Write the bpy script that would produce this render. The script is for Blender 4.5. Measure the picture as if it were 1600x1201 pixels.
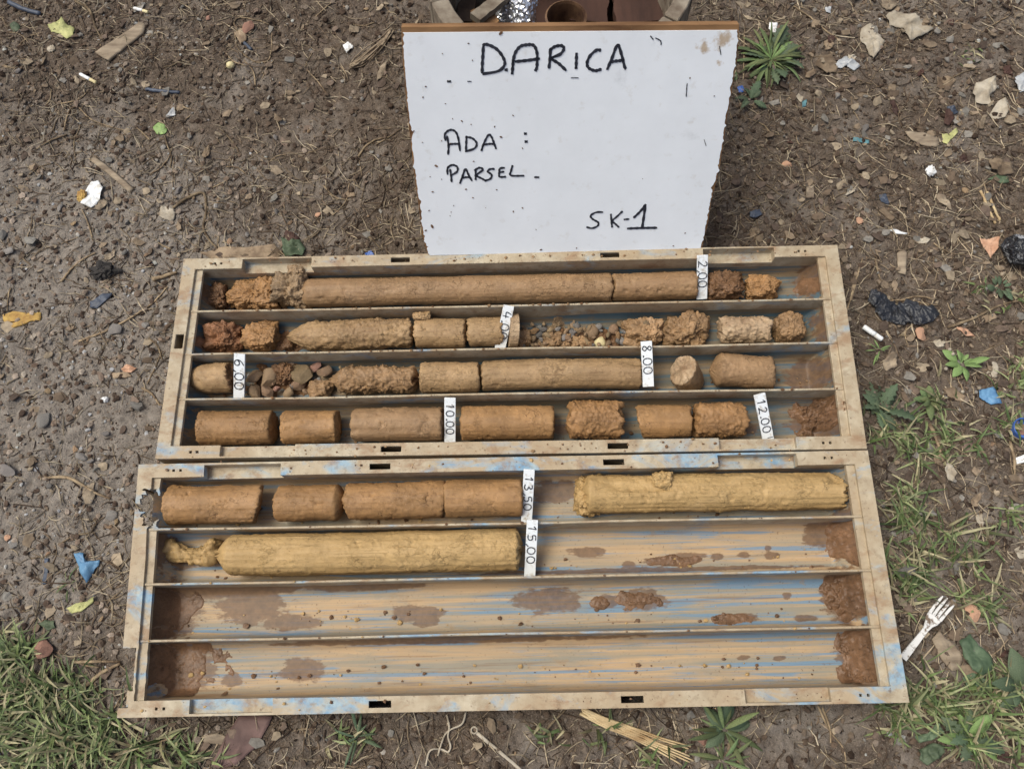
import bpy, bmesh, math, random
import numpy as np
from mathutils import Matrix, Vector

random.seed(7)
RG = np.random.default_rng(11)
scene = bpy.context.scene
for o in list(bpy.data.objects):
    bpy.data.objects.remove(o)
COL = scene.collection

# ------------------------------------------------------------------ camera
F_PX = 1203.0
CAM = np.array([0.031621756, -0.092759790, 1.165781410])
ROT = np.array([[0.99954035, -0.02035164, -0.02246993],
                [-0.02652953, -0.94588733, -0.32340893],
                [-0.01467211, 0.32385640, -0.94599248]])
cam_data = bpy.data.cameras.new("camera")
cam_data.sensor_fit = 'HORIZONTAL'
cam_data.sensor_width = 36.0
cam_data.lens = F_PX / 1600.0 * 36.0
cam_data.clip_start = 0.02
cam_data.clip_end = 400.0
cam = bpy.data.objects.new("camera", cam_data)
COL.objects.link(cam)
m4 = Matrix.Identity(4)
for i in range(3):
    m4[i][0] = ROT[0][i]
    m4[i][1] = -ROT[1][i]
    m4[i][2] = -ROT[2][i]
    m4[i][3] = CAM[i]
cam.matrix_world = m4
scene.camera = cam

# ------------------------------------------------------------------ sky, sun, exposure
SUN_DIR = Vector((-0.42, 0.08, 0.90)).normalized()
world = bpy.data.worlds.new("World")
scene.world = world
world.use_nodes = True
wn = world.node_tree
bg = wn.nodes["Background"]
sky = wn.nodes.new("ShaderNodeTexSky")
sky.sky_type = 'NISHITA'
sky.sun_disc = False
sky.sun_elevation = math.asin(SUN_DIR.z)
sky.sun_rotation = math.atan2(SUN_DIR.x, SUN_DIR.y)
sky.air_density = 1.0
sky.dust_density = 6.0
sky.ozone_density = 0.6
wn.links.new(sky.outputs[0], bg.inputs[0])
bg.inputs[1].default_value = 0.105
sun_data = bpy.data.lights.new("sun", 'SUN')
sun_data.energy = 1.5
sun_data.angle = math.radians(28)
sun_data.color = (0.97, 1.0, 0.92)
sun = bpy.data.objects.new("sun", sun_data)
COL.objects.link(sun)
sun.rotation_euler = SUN_DIR.to_track_quat('Z', 'Y').to_euler()
scene.view_settings.view_transform = 'Standard'
scene.view_settings.look = 'None'
scene.view_settings.gamma = 1.0
scene.view_settings.use_curve_mapping = False
scene.view_settings.exposure = 0.44

# ------------------------------------------------------------------ helpers
def ray(x, y):
    return ROT.T @ np.array([(x - 800) / F_PX, (y - 600.5) / F_PX, 1.0])

def at(x, y, z=0.0):
    """point of the plane at height z that the photograph shows at pixel x, y"""
    d = ray(x, y)
    return CAM + d * ((z - CAM[2]) / d[2])

def s2l(r, g, b, k=1.0):
    y = .3 * r + .59 * g + .11 * b
    r, g, b = [c + (y - c) * .20 for c in (r, g, b)]
    f = lambda c: ((c / 255) / 12.92 if c / 255 < .04045 else ((c / 255 + .055) / 1.055) ** 2.4) * k
    return (f(r), f(g), f(b))

def _hash(ix, iy, iz, seed):
    h = (ix * 374761393 + iy * 668265263 + iz * 2147483647 + seed * 1274126177) & 0xFFFFFFFF
    h = ((h ^ (h >> 13)) * 1274126177) & 0xFFFFFFFF
    h = ((h ^ (h >> 16)) * 2246822519) & 0xFFFFFFFF
    return ((h ^ (h >> 15)) & 0xFFFFFF) / float(0xFFFFFF)

def vnoise(P, seed=0):
    P = np.asarray(P, float)
    I = np.floor(P).astype(np.int64)
    f = P - I
    f = f * f * f * (f * (f * 6 - 15) + 10)
    out = 0
    for dx in (0, 1):
        wx = f[:, 0] if dx else 1 - f[:, 0]
        for dy in (0, 1):
            wy = f[:, 1] if dy else 1 - f[:, 1]
            for dz in (0, 1):
                wz = f[:, 2] if dz else 1 - f[:, 2]
                out = out + wx * wy * wz * _hash(I[:, 0] + dx, I[:, 1] + dy, I[:, 2] + dz, seed)
    return out * 2 - 1

def fbm(P, oct=4, seed=0, gain=.5):
    P = np.asarray(P, float)
    a, s, t = 1.0, 0, 0
    for k in range(oct):
        s = s + a * vnoise(P * 2.03 ** k + k * 17.3, seed + k)
        t += a
        a *= gain
    return s / t

def worley(P, seed=0):
    P = np.asarray(P, float)
    I = np.floor(P).astype(np.int64)
    f1 = np.full(len(P), 9.0)
    f2 = np.full(len(P), 9.0)
    for dx in (-1, 0, 1):
        for dy in (-1, 0, 1):
            for dz in (-1, 0, 1):
                c = I + [dx, dy, dz]
                q = np.stack([c[:, 0] + _hash(c[:, 0], c[:, 1], c[:, 2], seed), c[:, 1] + _hash(c[:, 0], c[:, 1], c[:, 2], seed + 7),
                              c[:, 2] + _hash(c[:, 0], c[:, 1], c[:, 2], seed + 13)], 1)
                d = np.linalg.norm(q - P, axis=1)
                f2 = np.where(d < f1, f1, np.minimum(f2, d))
                f1 = np.minimum(f1, d)
    return f1, f2

def chunks(P, cell, seed=0, warp=.25):
    """broken facets: every voronoi cell gets its own offset and tilt, with cracks between"""
    P = np.asarray(P, float) / cell
    P = P + warp * np.stack([vnoise(P * 1.3, seed + 40), vnoise(P * 1.3 + 9, seed + 41), vnoise(P * 1.3 + 21, seed + 42)], 1)
    I = np.floor(P).astype(np.int64)
    f1 = np.full(len(P), 9.0); f2 = f1.copy()
    Q = np.zeros_like(P); C = np.zeros_like(I)
    for dx in (-1, 0, 1):
        for dy in (-1, 0, 1):
            for dz in (-1, 0, 1):
                c = I + [dx, dy, dz]
                q = np.stack([c[:, 0] + _hash(c[:, 0], c[:, 1], c[:, 2], seed), c[:, 1] + _hash(c[:, 0], c[:, 1], c[:, 2], seed + 7),
                              c[:, 2] + _hash(c[:, 0], c[:, 1], c[:, 2], seed + 13)], 1)
                d = np.linalg.norm(q - P, axis=1)
                m = d < f1
                f2 = np.where(m, f1, np.minimum(f2, d))
                f1 = np.minimum(f1, d)
                Q[m] = q[m]; C[m] = c[m]
    h = [_hash(C[:, 0], C[:, 1], C[:, 2], seed + 100 + k) - .5 for k in range(4)]
    R = P - Q
    return 1.1 * h[0] + 1.15 * (R[:, 0] * h[1] + R[:, 1] * h[2] + R[:, 2] * h[3]) - .5 * np.clip(1 - (f2 - f1) / .16, 0, 1)

def mesh_np(name, V, F, smooth=True, colors=None, attrs=None):
    """V (n,3); F (m,3 or 4) array or list of index lists"""
    me = bpy.data.meshes.new(name)
    V = np.asarray(V, np.float32)
    if isinstance(F, np.ndarray):
        n, k = F.shape
        loops = F.astype(np.int32).ravel()
        starts = (np.arange(n) * k).astype(np.int32)
        tot = np.full(n, k, np.int32)
    else:
        loops = np.array([i for f in F for i in f], np.int32)
        tot = np.array([len(f) for f in F], np.int32)
        starts = np.r_[0, np.cumsum(tot)[:-1]].astype(np.int32)
    me.vertices.add(len(V))
    me.vertices.foreach_set("co", V.ravel())
    me.loops.add(len(loops))
    me.loops.foreach_set("vertex_index", loops)
    me.polygons.add(len(tot))
    me.polygons.foreach_set("loop_start", starts)
    me.polygons.foreach_set("loop_total", tot)
    me.polygons.foreach_set("use_smooth", np.full(len(tot), smooth, bool))
    if colors is not None:
        a = me.color_attributes.new("col", 'FLOAT_COLOR', 'POINT')
        c = np.ones((len(V), 4), np.float32)
        c[:, :3] = colors
        a.data.foreach_set("color", c.ravel())
    for k_, v_ in (attrs or {}).items():
        a = me.attributes.new(k_, 'FLOAT', 'POINT')
        a.data.foreach_set("value", np.asarray(v_, np.float32))
    me.update(calc_edges=True)
    me.validate()
    return me

def link(name, me, mat=None, parent=None, loc=None):
    o = bpy.data.objects.new(name, me)
    COL.objects.link(o)
    if mat is not None and me is not None and not me.materials:
        me.materials.append(mat)
    if parent is not None:
        o.parent = parent
        if loc is None:
            o.matrix_parent_inverse = Matrix.Translation(-parent.location) @ Matrix.Identity(4)
    if loc is not None:
        o.location = Vector([float(c) for c in loc])
    return o

def tag(o, label=None, cat=None, group=None, kind=None):
    if label: o['label'] = label
    if cat: o['category'] = cat
    if group: o['group'] = group
    if kind: o['kind'] = kind
    return o

def thing(name, loc, label, cat, group=None):
    o = bpy.data.objects.new(name, None)
    o.empty_display_size = .02
    COL.objects.link(o)
    o.location = Vector([float(c) for c in loc])
    return tag(o, label, cat, group)

class MB:
    """collects simple closed shapes into one mesh"""
    def __init__(s):
        s.V, s.F, s.n = [], [], 0
    def add(s, V, F):
        V = np.asarray(V, float)
        s.V.append(V)
        s.F += [[int(i) + s.n for i in f] for f in F]
        s.n += len(V)
    def box(s, c, ax, ay, az):
        c, ax, ay, az = [np.asarray(q, float) for q in (c, ax, ay, az)]
        V = [c + i * ax + j * ay + k * az for k in (-1, 1) for j in (-1, 1) for i in (-1, 1)]
        s.add(V, [(0, 2, 3, 1), (4, 5, 7, 6), (0, 1, 5, 4), (2, 6, 7, 3), (0, 4, 6, 2), (1, 3, 7, 5)])
    def tube(s, pts, rad, n=6, flat=1.0):
        pts = np.asarray(pts, float)
        rad = np.broadcast_to(np.asarray(rad, float), (len(pts),))
        V = []
        for i, p in enumerate(pts):
            t = pts[min(i + 1, len(pts) - 1)] - pts[max(i - 1, 0)]
            t = t / (np.linalg.norm(t) + 1e-12)
            up = np.array([0, 0, 1.0]) if abs(t[2]) < .9 else np.array([1.0, 0, 0])
            a = np.cross(up, t); a /= np.linalg.norm(a)
            b = np.cross(t, a)
            for k in range(n):
                w = 2 * math.pi * k / n
                V.append(p + rad[i] * (math.cos(w) * a + flat * math.sin(w) * b))
        F = []
        for i in range(len(pts) - 1):
            for k in range(n):
                F.append((i * n + k, i * n + (k + 1) % n, (i + 1) * n + (k + 1) % n, (i + 1) * n + k))
        F.append(tuple(range(n))[::-1])
        F.append(tuple((len(pts) - 1) * n + k for k in range(n)))
        s.add(V, F)
    def lathe(s, c, prof, n=24, axis=None):
        """closed ring sweep of a profile [(r, z)]"""
        c = np.asarray(c, float)
        V = []
        for r, z in prof:
            for k in range(n):
                w = 2 * math.pi * k / n
                V.append(c + np.array([r * math.cos(w), r * math.sin(w), z]))
        m = len(prof)
        F = [(i * n + k, i * n + (k + 1) % n, ((i + 1) % m) * n + (k + 1) % n, ((i + 1) % m) * n + k) for i in range(m) for k in range(n)]
        s.add(V, F)
    def mesh(s, name, smooth=False, **kw):
        return mesh_np(name, np.concatenate(s.V), s.F, smooth, **kw)
    def build(s, name, mat, parent=None, smooth=False, bevel=0, **kw):
        o = link(name, s.mesh(name, smooth, **kw), mat, parent)
        if bevel:
            b = o.modifiers.new("bevel", 'BEVEL')
            b.width = bevel
            b.segments = 2
            b.limit_method = 'ANGLE'
        return o

def ico(sub):
    bm = bmesh.new()
    bmesh.ops.create_icosphere(bm, subdivisions=sub, radius=1)
    V = np.array([v.co[:] for v in bm.verts])
    F = np.array([[v.index for v in f.verts] for f in bm.faces])
    bm.free()
    return V, F
ICO = {k: ico(k) for k in (1, 2, 3, 4, 5, 6)}

def smooth_line(pts, per=6):
    pts = np.asarray(pts, float)
    if len(pts) < 3:
        return np.array([pts[0] + (pts[-1] - pts[0]) * t for t in np.linspace(0, 1, per)])
    P = np.vstack([2 * pts[0] - pts[1], pts, 2 * pts[-1] - pts[-2]])
    out = []
    for i in range(1, len(P) - 2):
        for t in np.linspace(0, 1, per, endpoint=False):
            a, b, c, d = P[i - 1], P[i], P[i + 1], P[i + 2]
            out.append(.5 * (2 * b + (c - a) * t + (2 * a - 5 * b + 4 * c - d) * t * t + (3 * b - a - 3 * c + d) * t ** 3))
    out.append(pts[-1])
    return np.array(out)

# ------------------------------------------------------------------ materials
def nn(nt, t, **kw):
    n = nt.nodes.new(t)
    for k, v in kw.items():
        setattr(n, k, v)
    return n

class Mat:
    def __init__(s, name, rough=.8, spec=.3):
        s.m = bpy.data.materials.new(name)
        s.m.use_nodes = True
        s.nt = s.m.node_tree
        s.b = s.nt.nodes["Principled BSDF"]
        s.b.inputs["Roughness"].default_value = rough
        s.b.inputs["Specular IOR Level"].default_value = spec
        s.tc = nn(s.nt, "ShaderNodeTexCoord")
        s.vec = s.tc.outputs["Object"]
    def L(s, a, b):
        s.nt.links.new(a, b)
    def setin(s, sock, v):
        if hasattr(v, 'links') or hasattr(v, 'is_linked'):
            s.L(v, sock)
        else:
            sock.default_value = v
    def mapping(s, sc, rand=False):
        mp = nn(s.nt, "ShaderNodeMapping")
        mp.inputs["Scale"].default_value = sc
        s.L(s.vec, mp.inputs["Vector"])
        if rand:
            oi = nn(s.nt, "ShaderNodeObjectInfo")
            mm = nn(s.nt, "ShaderNodeMath", operation='MULTIPLY')
            mm.inputs[1].default_value = 37.0
            s.L(oi.outputs["Random"], mm.inputs[0])
            s.L(mm.outputs[0], mp.inputs["Location"])
        return mp.outputs[0]
    def noise(s, scale, detail=5, rough=.6, vec=None, dist=0.0):
        n = nn(s.nt, "ShaderNodeTexNoise")
        n.inputs["Scale"].default_value = scale
        n.inputs["Detail"].default_value = detail
        n.inputs["Roughness"].default_value = rough
        n.inputs["Distortion"].default_value = dist
        s.L(vec if vec is not None else s.vec, n.inputs["Vector"])
        return n.outputs["Fac"]
    def voro(s, scale, vec=None, feature='F1'):
        n = nn(s.nt, "ShaderNodeTexVoronoi", feature=feature)
        n.inputs["Scale"].default_value = scale
        s.L(vec if vec is not None else s.vec, n.inputs["Vector"])
        return n
    def ramp(s, fac, stops, interp='LINEAR'):
        r = nn(s.nt, "ShaderNodeValToRGB")
        r.color_ramp.interpolation = interp
        el = r.color_ramp.elements
        while len(el) < len(stops):
            el.new(.5)
        for e, (p, c) in zip(el, stops):
            e.position = p
            e.color = (*c, 1) if len(c) == 3 else c
        s.L(fac, r.inputs[0])
        return r.outputs[0]
    def maskr(s, fac, lo, hi):
        r = nn(s.nt, "ShaderNodeMapRange")
        r.inputs[1].default_value = lo
        r.inputs[2].default_value = hi
        s.L(fac, r.inputs[0])
        return r.outputs[0]
    def math(s, op, a, b=0.0):
        n = nn(s.nt, "ShaderNodeMath", operation=op)
        s.setin(n.inputs[0], a)
        s.setin(n.inputs[1], b)
        return n.outputs[0]
    def mix(s, fac, a, b, blend='MIX'):
        n = nn(s.nt, "ShaderNodeMix", data_type='RGBA', blend_type=blend)
        s.setin(n.inputs[0], fac)
        s.setin(n.inputs[6], (*a, 1) if isinstance(a, tuple) and len(a) == 3 else a)
        s.setin(n.inputs[7], (*b, 1) if isinstance(b, tuple) and len(b) == 3 else b)
        return n.outputs[2]
    def attr(s, name, fac=False):
        n = nn(s.nt, "ShaderNodeAttribute", attribute_name=name)
        return n.outputs["Fac" if fac else "Color"]
    def randval(s, col, lo, hi, hue=0.0):
        oi = nn(s.nt, "ShaderNodeObjectInfo")
        h = nn(s.nt, "ShaderNodeHueSaturation")
        r = nn(s.nt, "ShaderNodeMapRange")
        r.inputs[3].default_value = lo
        r.inputs[4].default_value = hi
        s.L(oi.outputs["Random"], r.inputs[0])
        s.L(r.outputs[0], h.inputs["Value"])
        s.L(col, h.inputs["Color"])
        if hue:
            r2 = nn(s.nt, "ShaderNodeMapRange")
            mm = s.math('FRACT', s.math('MULTIPLY', oi.outputs["Random"], 7.77))
            r2.inputs[3].default_value = .5 - hue
            r2.inputs[4].default_value = .5 + hue
            s.L(mm, r2.inputs[0])
            s.L(r2.outputs[0], h.inputs["Hue"])
        return h.outputs[0]
    def color(s, c):
        s.setin(s.b.inputs["Base Color"], (*c, 1) if isinstance(c, tuple) and len(c) == 3 else c)
        return s
    def bump(s, h, strength=.5, dist=.001):
        n = nn(s.nt, "ShaderNodeBump")
        n.inputs["Strength"].default_value = strength
        n.inputs["Distance"].default_value = dist
        s.L(h, n.inputs["Height"])
        s.L(n.outputs[0], s.b.inputs["Normal"])
        return s

def simple(name, c1, c2, scale=60, rough=.8, spec=.3, bump=.4, bscale=300, bdist=.0008, rand=None, hue=0, stretch=None, attr=False, lo=.35, hi=.65):
    m = Mat(name, rough, spec)
    v = m.mapping(stretch or (1, 1, 1), rand=True)
    f = m.maskr(m.noise(scale, vec=v), lo, hi)
    c = m.mix(f, c1, c2)
    if attr:
        c = m.mix(1.0, m.attr("col"), c, 'MULTIPLY')
    if rand:
        c = m.randval(c, rand[0], rand[1], hue)
    m.color(c)
    if bump:
        m.bump(m.noise(bscale, 4, vec=v), bump, bdist)
    return m.m

# soil
def soil_mat():
    m = Mat("soil", .95, .15)
    dry = m.attr("dry", True)
    n1 = m.noise(9, 5)
    n2 = m.noise(70, 6, .7)
    n3 = m.noise(420, 3, .7)
    dark = m.mix(m.maskr(n2, .3, .7), (.066, .048, .035), (.165, .126, .094))
    grey = m.mix(m.maskr(n2, .3, .7), (.140, .118, .098), (.330, .290, .245))
    f = m.math('ADD', dry, m.math('MULTIPLY', m.math('SUBTRACT', n1, .5), 2.6))
    c = m.mix(m.maskr(f, .0, .75), dark, grey)
    c = m.mix(m.maskr(n3, .54, .70), c, (.27, .225, .18))
    c = m.mix(m.maskr(m.noise(230, 2), .63, .72), c, (.035, .026, .02))
    m.color(c)
    h = m.math('ADD', m.math('MULTIPLY', n2, 1.0), m.math('MULTIPLY', n3, .5))
    m.bump(h, 1.0, .006)
    return m.m
M_SOIL = soil_mat()

def clay(name, c, k=.28, dark=(.16, .085, .04), light=None, wet=.0, specks=True, crack=.5, score=0.0):
    """drilled clay: scored along the core, pitted, cracked, a little damp"""
    m = Mat(name, .56 - wet, .32)
    v = m.mapping((1, 1, 1), rand=True)
    vs = m.mapping((.06, 1, 1), rand=True)
    n1 = m.noise(26, 6, .65, v)
    n2 = m.noise(260, 4, .6, vs)
    n3 = m.noise(420, 4, .65, v)
    n4 = m.noise(110, 5, .7, v, .6)
    a = tuple(x * (1 - k) for x in c)
    b = tuple(min(.9, x * (1 + k * .8)) for x in (light or c))
    col = m.mix(m.maskr(n1, .30, .70), a, b)
    col = m.mix(m.math('MULTIPLY', m.maskr(n4, .52, .70), .45), col, dark)
    sm = m.noise(9, 6, .7, m.mapping((.5, 1, 1), rand=True), .8)
    col = m.mix(m.math('MULTIPLY', m.maskr(sm, .50, .62), .55), col, tuple(.55 * x + .45 * y for x, y in zip(c, dark)))
    col = m.mix(m.math('MULTIPLY', m.maskr(sm, .46, .36), .42), col, tuple(min(.9, x * 1.12 + .05) for x in c))
    line = m.maskr(n2, .60, .68)
    col = m.mix(m.math('MULTIPLY', line, .40), col, dark)
    vo = m.voro(75, m.mapping((.8, 1, 1), rand=True), 'DISTANCE_TO_EDGE')
    wob = nn(m.nt, "ShaderNodeVectorMath", operation='ADD')
    nz = nn(m.nt, "ShaderNodeTexNoise"); nz.inputs["Scale"].default_value = 90
    m.L(v, nz.inputs["Vector"])
    sc = nn(m.nt, "ShaderNodeVectorMath", operation='SCALE'); sc.inputs["Scale"].default_value = .022
    m.L(nz.outputs["Color"], sc.inputs[0])
    m.L(v, wob.inputs[0]); m.L(sc.outputs[0], wob.inputs[1]); m.L(wob.outputs[0], vo.inputs["Vector"])
    cr = m.math('MULTIPLY', m.math('SUBTRACT', 1.0, m.maskr(vo.outputs["Distance"], .0, .05)), m.maskr(m.noise(34, 4, .6, v), .56, .64))
    col = m.mix(m.math('MULTIPLY', cr, crack), col, tuple(x * .5 for x in dark))
    if specks:
        col = m.mix(m.math('MULTIPLY', m.maskr(n3, .64, .70), .75), col, tuple(min(.85, x * 1.55 + .07) for x in c))
    col = m.mix(m.math('MULTIPLY', m.maskr(m.noise(520, 2, .5, v), .66, .70), .7), col, tuple(x * .6 for x in dark))
    col = m.randval(col, .90, 1.10)
    m.color(col)
    h = m.math('ADD', m.math('MULTIPLY', n2, .55), m.math('MULTIPLY', n3, .28))
    tear = m.math('MULTIPLY', m.maskr(m.noise(140, 5, .7, m.mapping((.45, 1, 1), rand=True), 1.2), .52, .56), m.maskr(m.noise(20, 4, .6, v), .50, .60))
    h = m.math('ADD', h, m.math('ADD', m.math('MULTIPLY', n4, .35), m.math('MULTIPLY', tear, .8)))
    h = m.math('SUBTRACT', h, m.math('MULTIPLY', cr, .8))
    if score:
        n6 = m.noise(1, 3, .6, m.mapping((5, 330, 330), rand=True))
        pm = m.maskr(m.noise(16, 4, .6, v), .48, .60)
        ln = m.math('MULTIPLY', m.maskr(n6, .58, .66), pm)
        h = m.math('SUBTRACT', h, m.math('MULTIPLY', ln, score))
        m.color(m.mix(m.math('MULTIPLY', ln, .35 * min(1, score)), col, dark))
    m.bump(h, .6, .0022)
    return m.m
C_ORANGE = s2l(156, 112, 62)
C_TAN = s2l(166, 130, 84)
C_BROWN = s2l(150, 114, 74)
C_YEL = s2l(184, 146, 86)
M_CLAY = {
    'orange': clay("clay_orange", C_ORANGE, .32, score=.10),
    'tan': clay("clay_tan", C_TAN, .24, score=.22),
    'brown': clay("clay_brown", C_BROWN, .26, score=.22),
    'yellow': clay("clay_yellow", C_YEL, .16, dark=(.26, .16, .055), specks=False, score=.7),
    'red': clay("clay_red", s2l(144, 92, 54), .3),
    'ochre': clay("clay_ochre", s2l(158, 112, 62), .3),
    'grey': clay("clay_grey", s2l(150, 120, 84), .3, dark=(.08, .06, .04)),
    'dark': clay("clay_dark", s2l(128, 88, 52), .4, dark=(.05, .03, .02)),
    'crumbly': clay("clay_crumbly", s2l(154, 116, 74), .35, dark=(.08, .05, .025)),
    'pale': clay("clay_pale", s2l(156, 121, 84), .3, light=s2l(180, 152, 114)),
    'mud': clay("mud_brown", s2l(122, 86, 56), .42, dark=(.05, .03, .018), wet=.15, specks=False),
}

def rim_mat(name, blue_lo, blue_hi):
    """blue plastic showing through dried pale clay and brown smears"""
    m = Mat(name, .6, .35)
    st = m.mapping((.55, 1, 1))
    n1 = m.noise(22, 6, .62, st, .6)
    n2 = m.noise(38, 6, .65, m.mapping((.7, 1.1, 1)), .4)
    n3 = m.noise(260, 4, .6)
    n4 = m.noise(7, 4)
    c = m.mix(m.maskr(m.noise(45, 6, .6), .3, .7), s2l(154, 136, 106), s2l(190, 176, 146))
    c = m.mix(m.math('MULTIPLY', m.maskr(n4, .42, .62), .65), c, s2l(164, 136, 98))
    blue = m.mix(m.maskr(m.noise(60, 5), .35, .65), s2l(98, 142, 176), s2l(150, 172, 178))
    c = m.mix(m.maskr(n1, blue_lo, blue_hi), c, blue)
    c = m.mix(m.math('MULTIPLY', m.maskr(n2, .52, .66), .7), c, s2l(146, 108, 72))
    c = m.mix(m.math('MULTIPLY', m.maskr(m.noise(150, 3), .66, .71), .6), c, s2l(100, 68, 42))
    c = m.mix(m.math('MULTIPLY', m.maskr(m.noise(85, 6, .75), .54, .62), .35), c, s2l(120, 96, 68))
    gm = nn(m.nt, "ShaderNodeNewGeometry")
    sepn = nn(m.nt, "ShaderNodeSeparateXYZ")
    m.L(gm.outputs["True Normal"], sepn.inputs[0])
    m.color(c)
    m.bump(m.math('ADD', m.noise(120, 4), m.math('MULTIPLY', m.maskr(n2, .58, .68), .6)), .35, .0012)
    return m.m
M_RIM = [rim_mat("painted_rim_faded", .55, .72), rim_mat("painted_rim_blue", .52, .63)]

def channel_mat(name, tan, grey, blue, b_lo):
    """clay dragged along the channel over blue plastic; wet stains"""
    m = Mat(name, .6, .35)
    v1 = m.mapping((2.6, 85, 40))
    v2 = m.mapping((1.6, 60, 30))
    v3 = m.mapping((6, 170, 60))
    n1 = m.noise(1, 6, .62, v1, .5)
    n2 = m.noise(1, 5, .6, v2, .9)
    n3 = m.noise(1, 4, .6, v3)
    n4 = m.noise(130, 4)
    c = m.mix(m.maskr(n3, .35, .65), tan, tuple(x * .80 for x in tan))
    c = m.mix(m.math('MULTIPLY', m.maskr(n2, .42, .58), .9), c, grey)
    c = m.mix(m.math('MULTIPLY', m.maskr(n1, b_lo, b_lo + .06), .75), c, blue)
    n5 = m.noise(1, 3, .6, m.mapping((9, 420, 200)))
    patch = m.maskr(m.noise(11, 5, .65), .42, .60)
    c = m.mix(m.math('MULTIPLY', m.math('MULTIPLY', m.maskr(n5, .56, .62), patch), .7), c, blue)
    c = m.mix(m.math('MULTIPLY', m.maskr(m.noise(26, 6, .7, m.mapping((.5, 1, 1))), .54, .64), .5), c, grey)
    c = m.mix(m.math('MULTIPLY', m.maskr(m.noise(48, 5, .7, m.mapping((.6, 1, 1))), .60, .66), .55), c, tuple(x * .62 for x in tan))
    c = m.mix(m.math('MULTIPLY', m.maskr(n3, .60, .68), .45), c, s2l(120, 84, 52))
    c = m.mix(m.math('MULTIPLY', m.maskr(m.noise(330, 3, .6), .64, .70), .6), c, s2l(96, 66, 42))
    st = m.attr("stain", True)
    f = m.math('ADD', st, m.math('MULTIPLY', m.math('SUBTRACT', m.noise(1, 5, .62, m.mapping((45, 110, 80))), .5), 1.7))
    wet = m.maskr(f, -.04, .16)
    c = m.mix(m.math('MULTIPLY', wet, .78), c, m.mix(m.maskr(n4, .35, .65), s2l(92, 62, 40), s2l(118, 82, 52)))
    m.color(c)
    r = m.math('SUBTRACT', .62, m.math('MULTIPLY', wet, .06))
    m.L(r, m.b.inputs["Roughness"])
    m.bump(m.math('ADD', n3, m.math('MULTIPLY', n4, .4)), .3, .001)
    return m.m
M_CHAN = [channel_mat("channel_grey_shaded_clay", s2l(150, 124, 88), s2l(96, 94, 80), s2l(56, 100, 122), .49),  # farther box: greyer clay, colours also darkened to paint in its shade
          channel_mat("channel_tan_clay", s2l(190, 155, 110), s2l(138, 132, 114), s2l(86, 134, 168), .54)]

def white_mat(name, c, spots=.0):
    m = Mat(name, .45, .4)
    n = m.noise(14, 5)
    col = m.mix(m.maskr(n, .35, .7), c, tuple(x * .93 for x in c))
    col = m.mix(m.math('MULTIPLY', m.maskr(m.noise(60, 5), .60, .8), .35), col, s2l(190, 180, 160))
    if spots:
        st = m.attr("dirt", True)
        f = m.math('ADD', st, m.math('MULTIPLY', m.math('SUBTRACT', m.noise(55, 6, .7), .5), 2.0))
        col = m.mix(m.math('MULTIPLY', m.maskr(f, .25, .6), .85), col, m.mix(m.noise(120), s2l(150, 105, 60), s2l(214, 190, 150)))
        col = m.mix(m.math('MULTIPLY', m.maskr(m.math('ADD', m.attr("smudge", True), m.math('MULTIPLY', m.noise(40, 5, .7, m.mapping((1, .5, 1))), .9)), .72, 1.25), .5), col, s2l(120, 118, 116))
    m.color(col)
    m.bump(m.noise(200, 3), .1, .0005)
    return m.m
M_BOARD = white_mat("white_laminate", (.86, .895, .925), 1)
M_TAG = simple("white_tag_paint", (.74, .77, .78), s2l(168, 150, 122), 110, .5, .35, .2, 200, lo=.52, hi=.74)
M_INK = simple("black_marker_ink", (.012, .013, .02), (.03, .032, .045), 80, .5, .4, 0)
M_PLY = simple("plywood_edge", s2l(150, 108, 66), s2l(96, 62, 36), 25, .8, .2, .5, 200, stretch=(.3, 1, 1))
M_STAVE = simple("weathered_stave_wood", s2l(96, 78, 62), s2l(54, 38, 30), 18, .8, .25, .6, 140, rand=(.75, 1.25), stretch=(1, 1, .15))
M_STAVE_RIM = simple("grey_hoop_wood", s2l(150, 138, 118), s2l(98, 82, 66), 30, .8, .25, .6, 140)
M_PLANK = simple("dark_wet_plank", s2l(86, 56, 44), s2l(48, 30, 26), 16, .7, .3, .6, 120, stretch=(1, .15, 1))
M_RUST = simple("rusty_tin", s2l(122, 88, 58), s2l(74, 46, 32), 40, .65, .4, .4, 200)
def foil_mat():
    m = Mat("crumpled_silver_foil", .28, .5)
    m.b.inputs["Metallic"].default_value = .85
    m.color((.75, .76, .78)).bump(m.noise(60, 4), .25, .002)
    return m.m
M_FOIL = foil_mat()
M_DRYWOOD = simple("grey_dry_wood", s2l(160, 142, 116), s2l(112, 95, 76), 60, .85, .2, .6, 300, rand=(.8, 1.2), stretch=(.25, 1, 1))
M_TWIG = simple("dry_twig", s2l(168, 144, 108), s2l(92, 72, 52), 60, .85, .2, .4, 400, rand=(.55, 1.2))
M_REED = simple("split_yellow_reed", s2l(214, 188, 136), s2l(160, 126, 80), 40, .7, .3, .5, 200, stretch=(.2, 1, 1))
M_STONE = simple("grey_stone", s2l(142, 136, 128), s2l(96, 90, 84), 70, .85, .25, .5, 300, rand=(.6, 1.25), hue=.02)
M_BSTONE = simple("brown_pebble", s2l(160, 130, 94), s2l(112, 86, 60), 70, .75, .3, .5, 300, rand=(.65, 1.2), hue=.012)
M_BRICK = simple("brick_fragment", s2l(162, 118, 98), s2l(126, 88, 72), 60, .9, .15, .6, 300, rand=(.85, 1.15))
M_ORBRICK = simple("orange_brick_fragment", s2l(206, 158, 124), s2l(172, 122, 90), 60, .9, .15, .6, 300)
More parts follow.
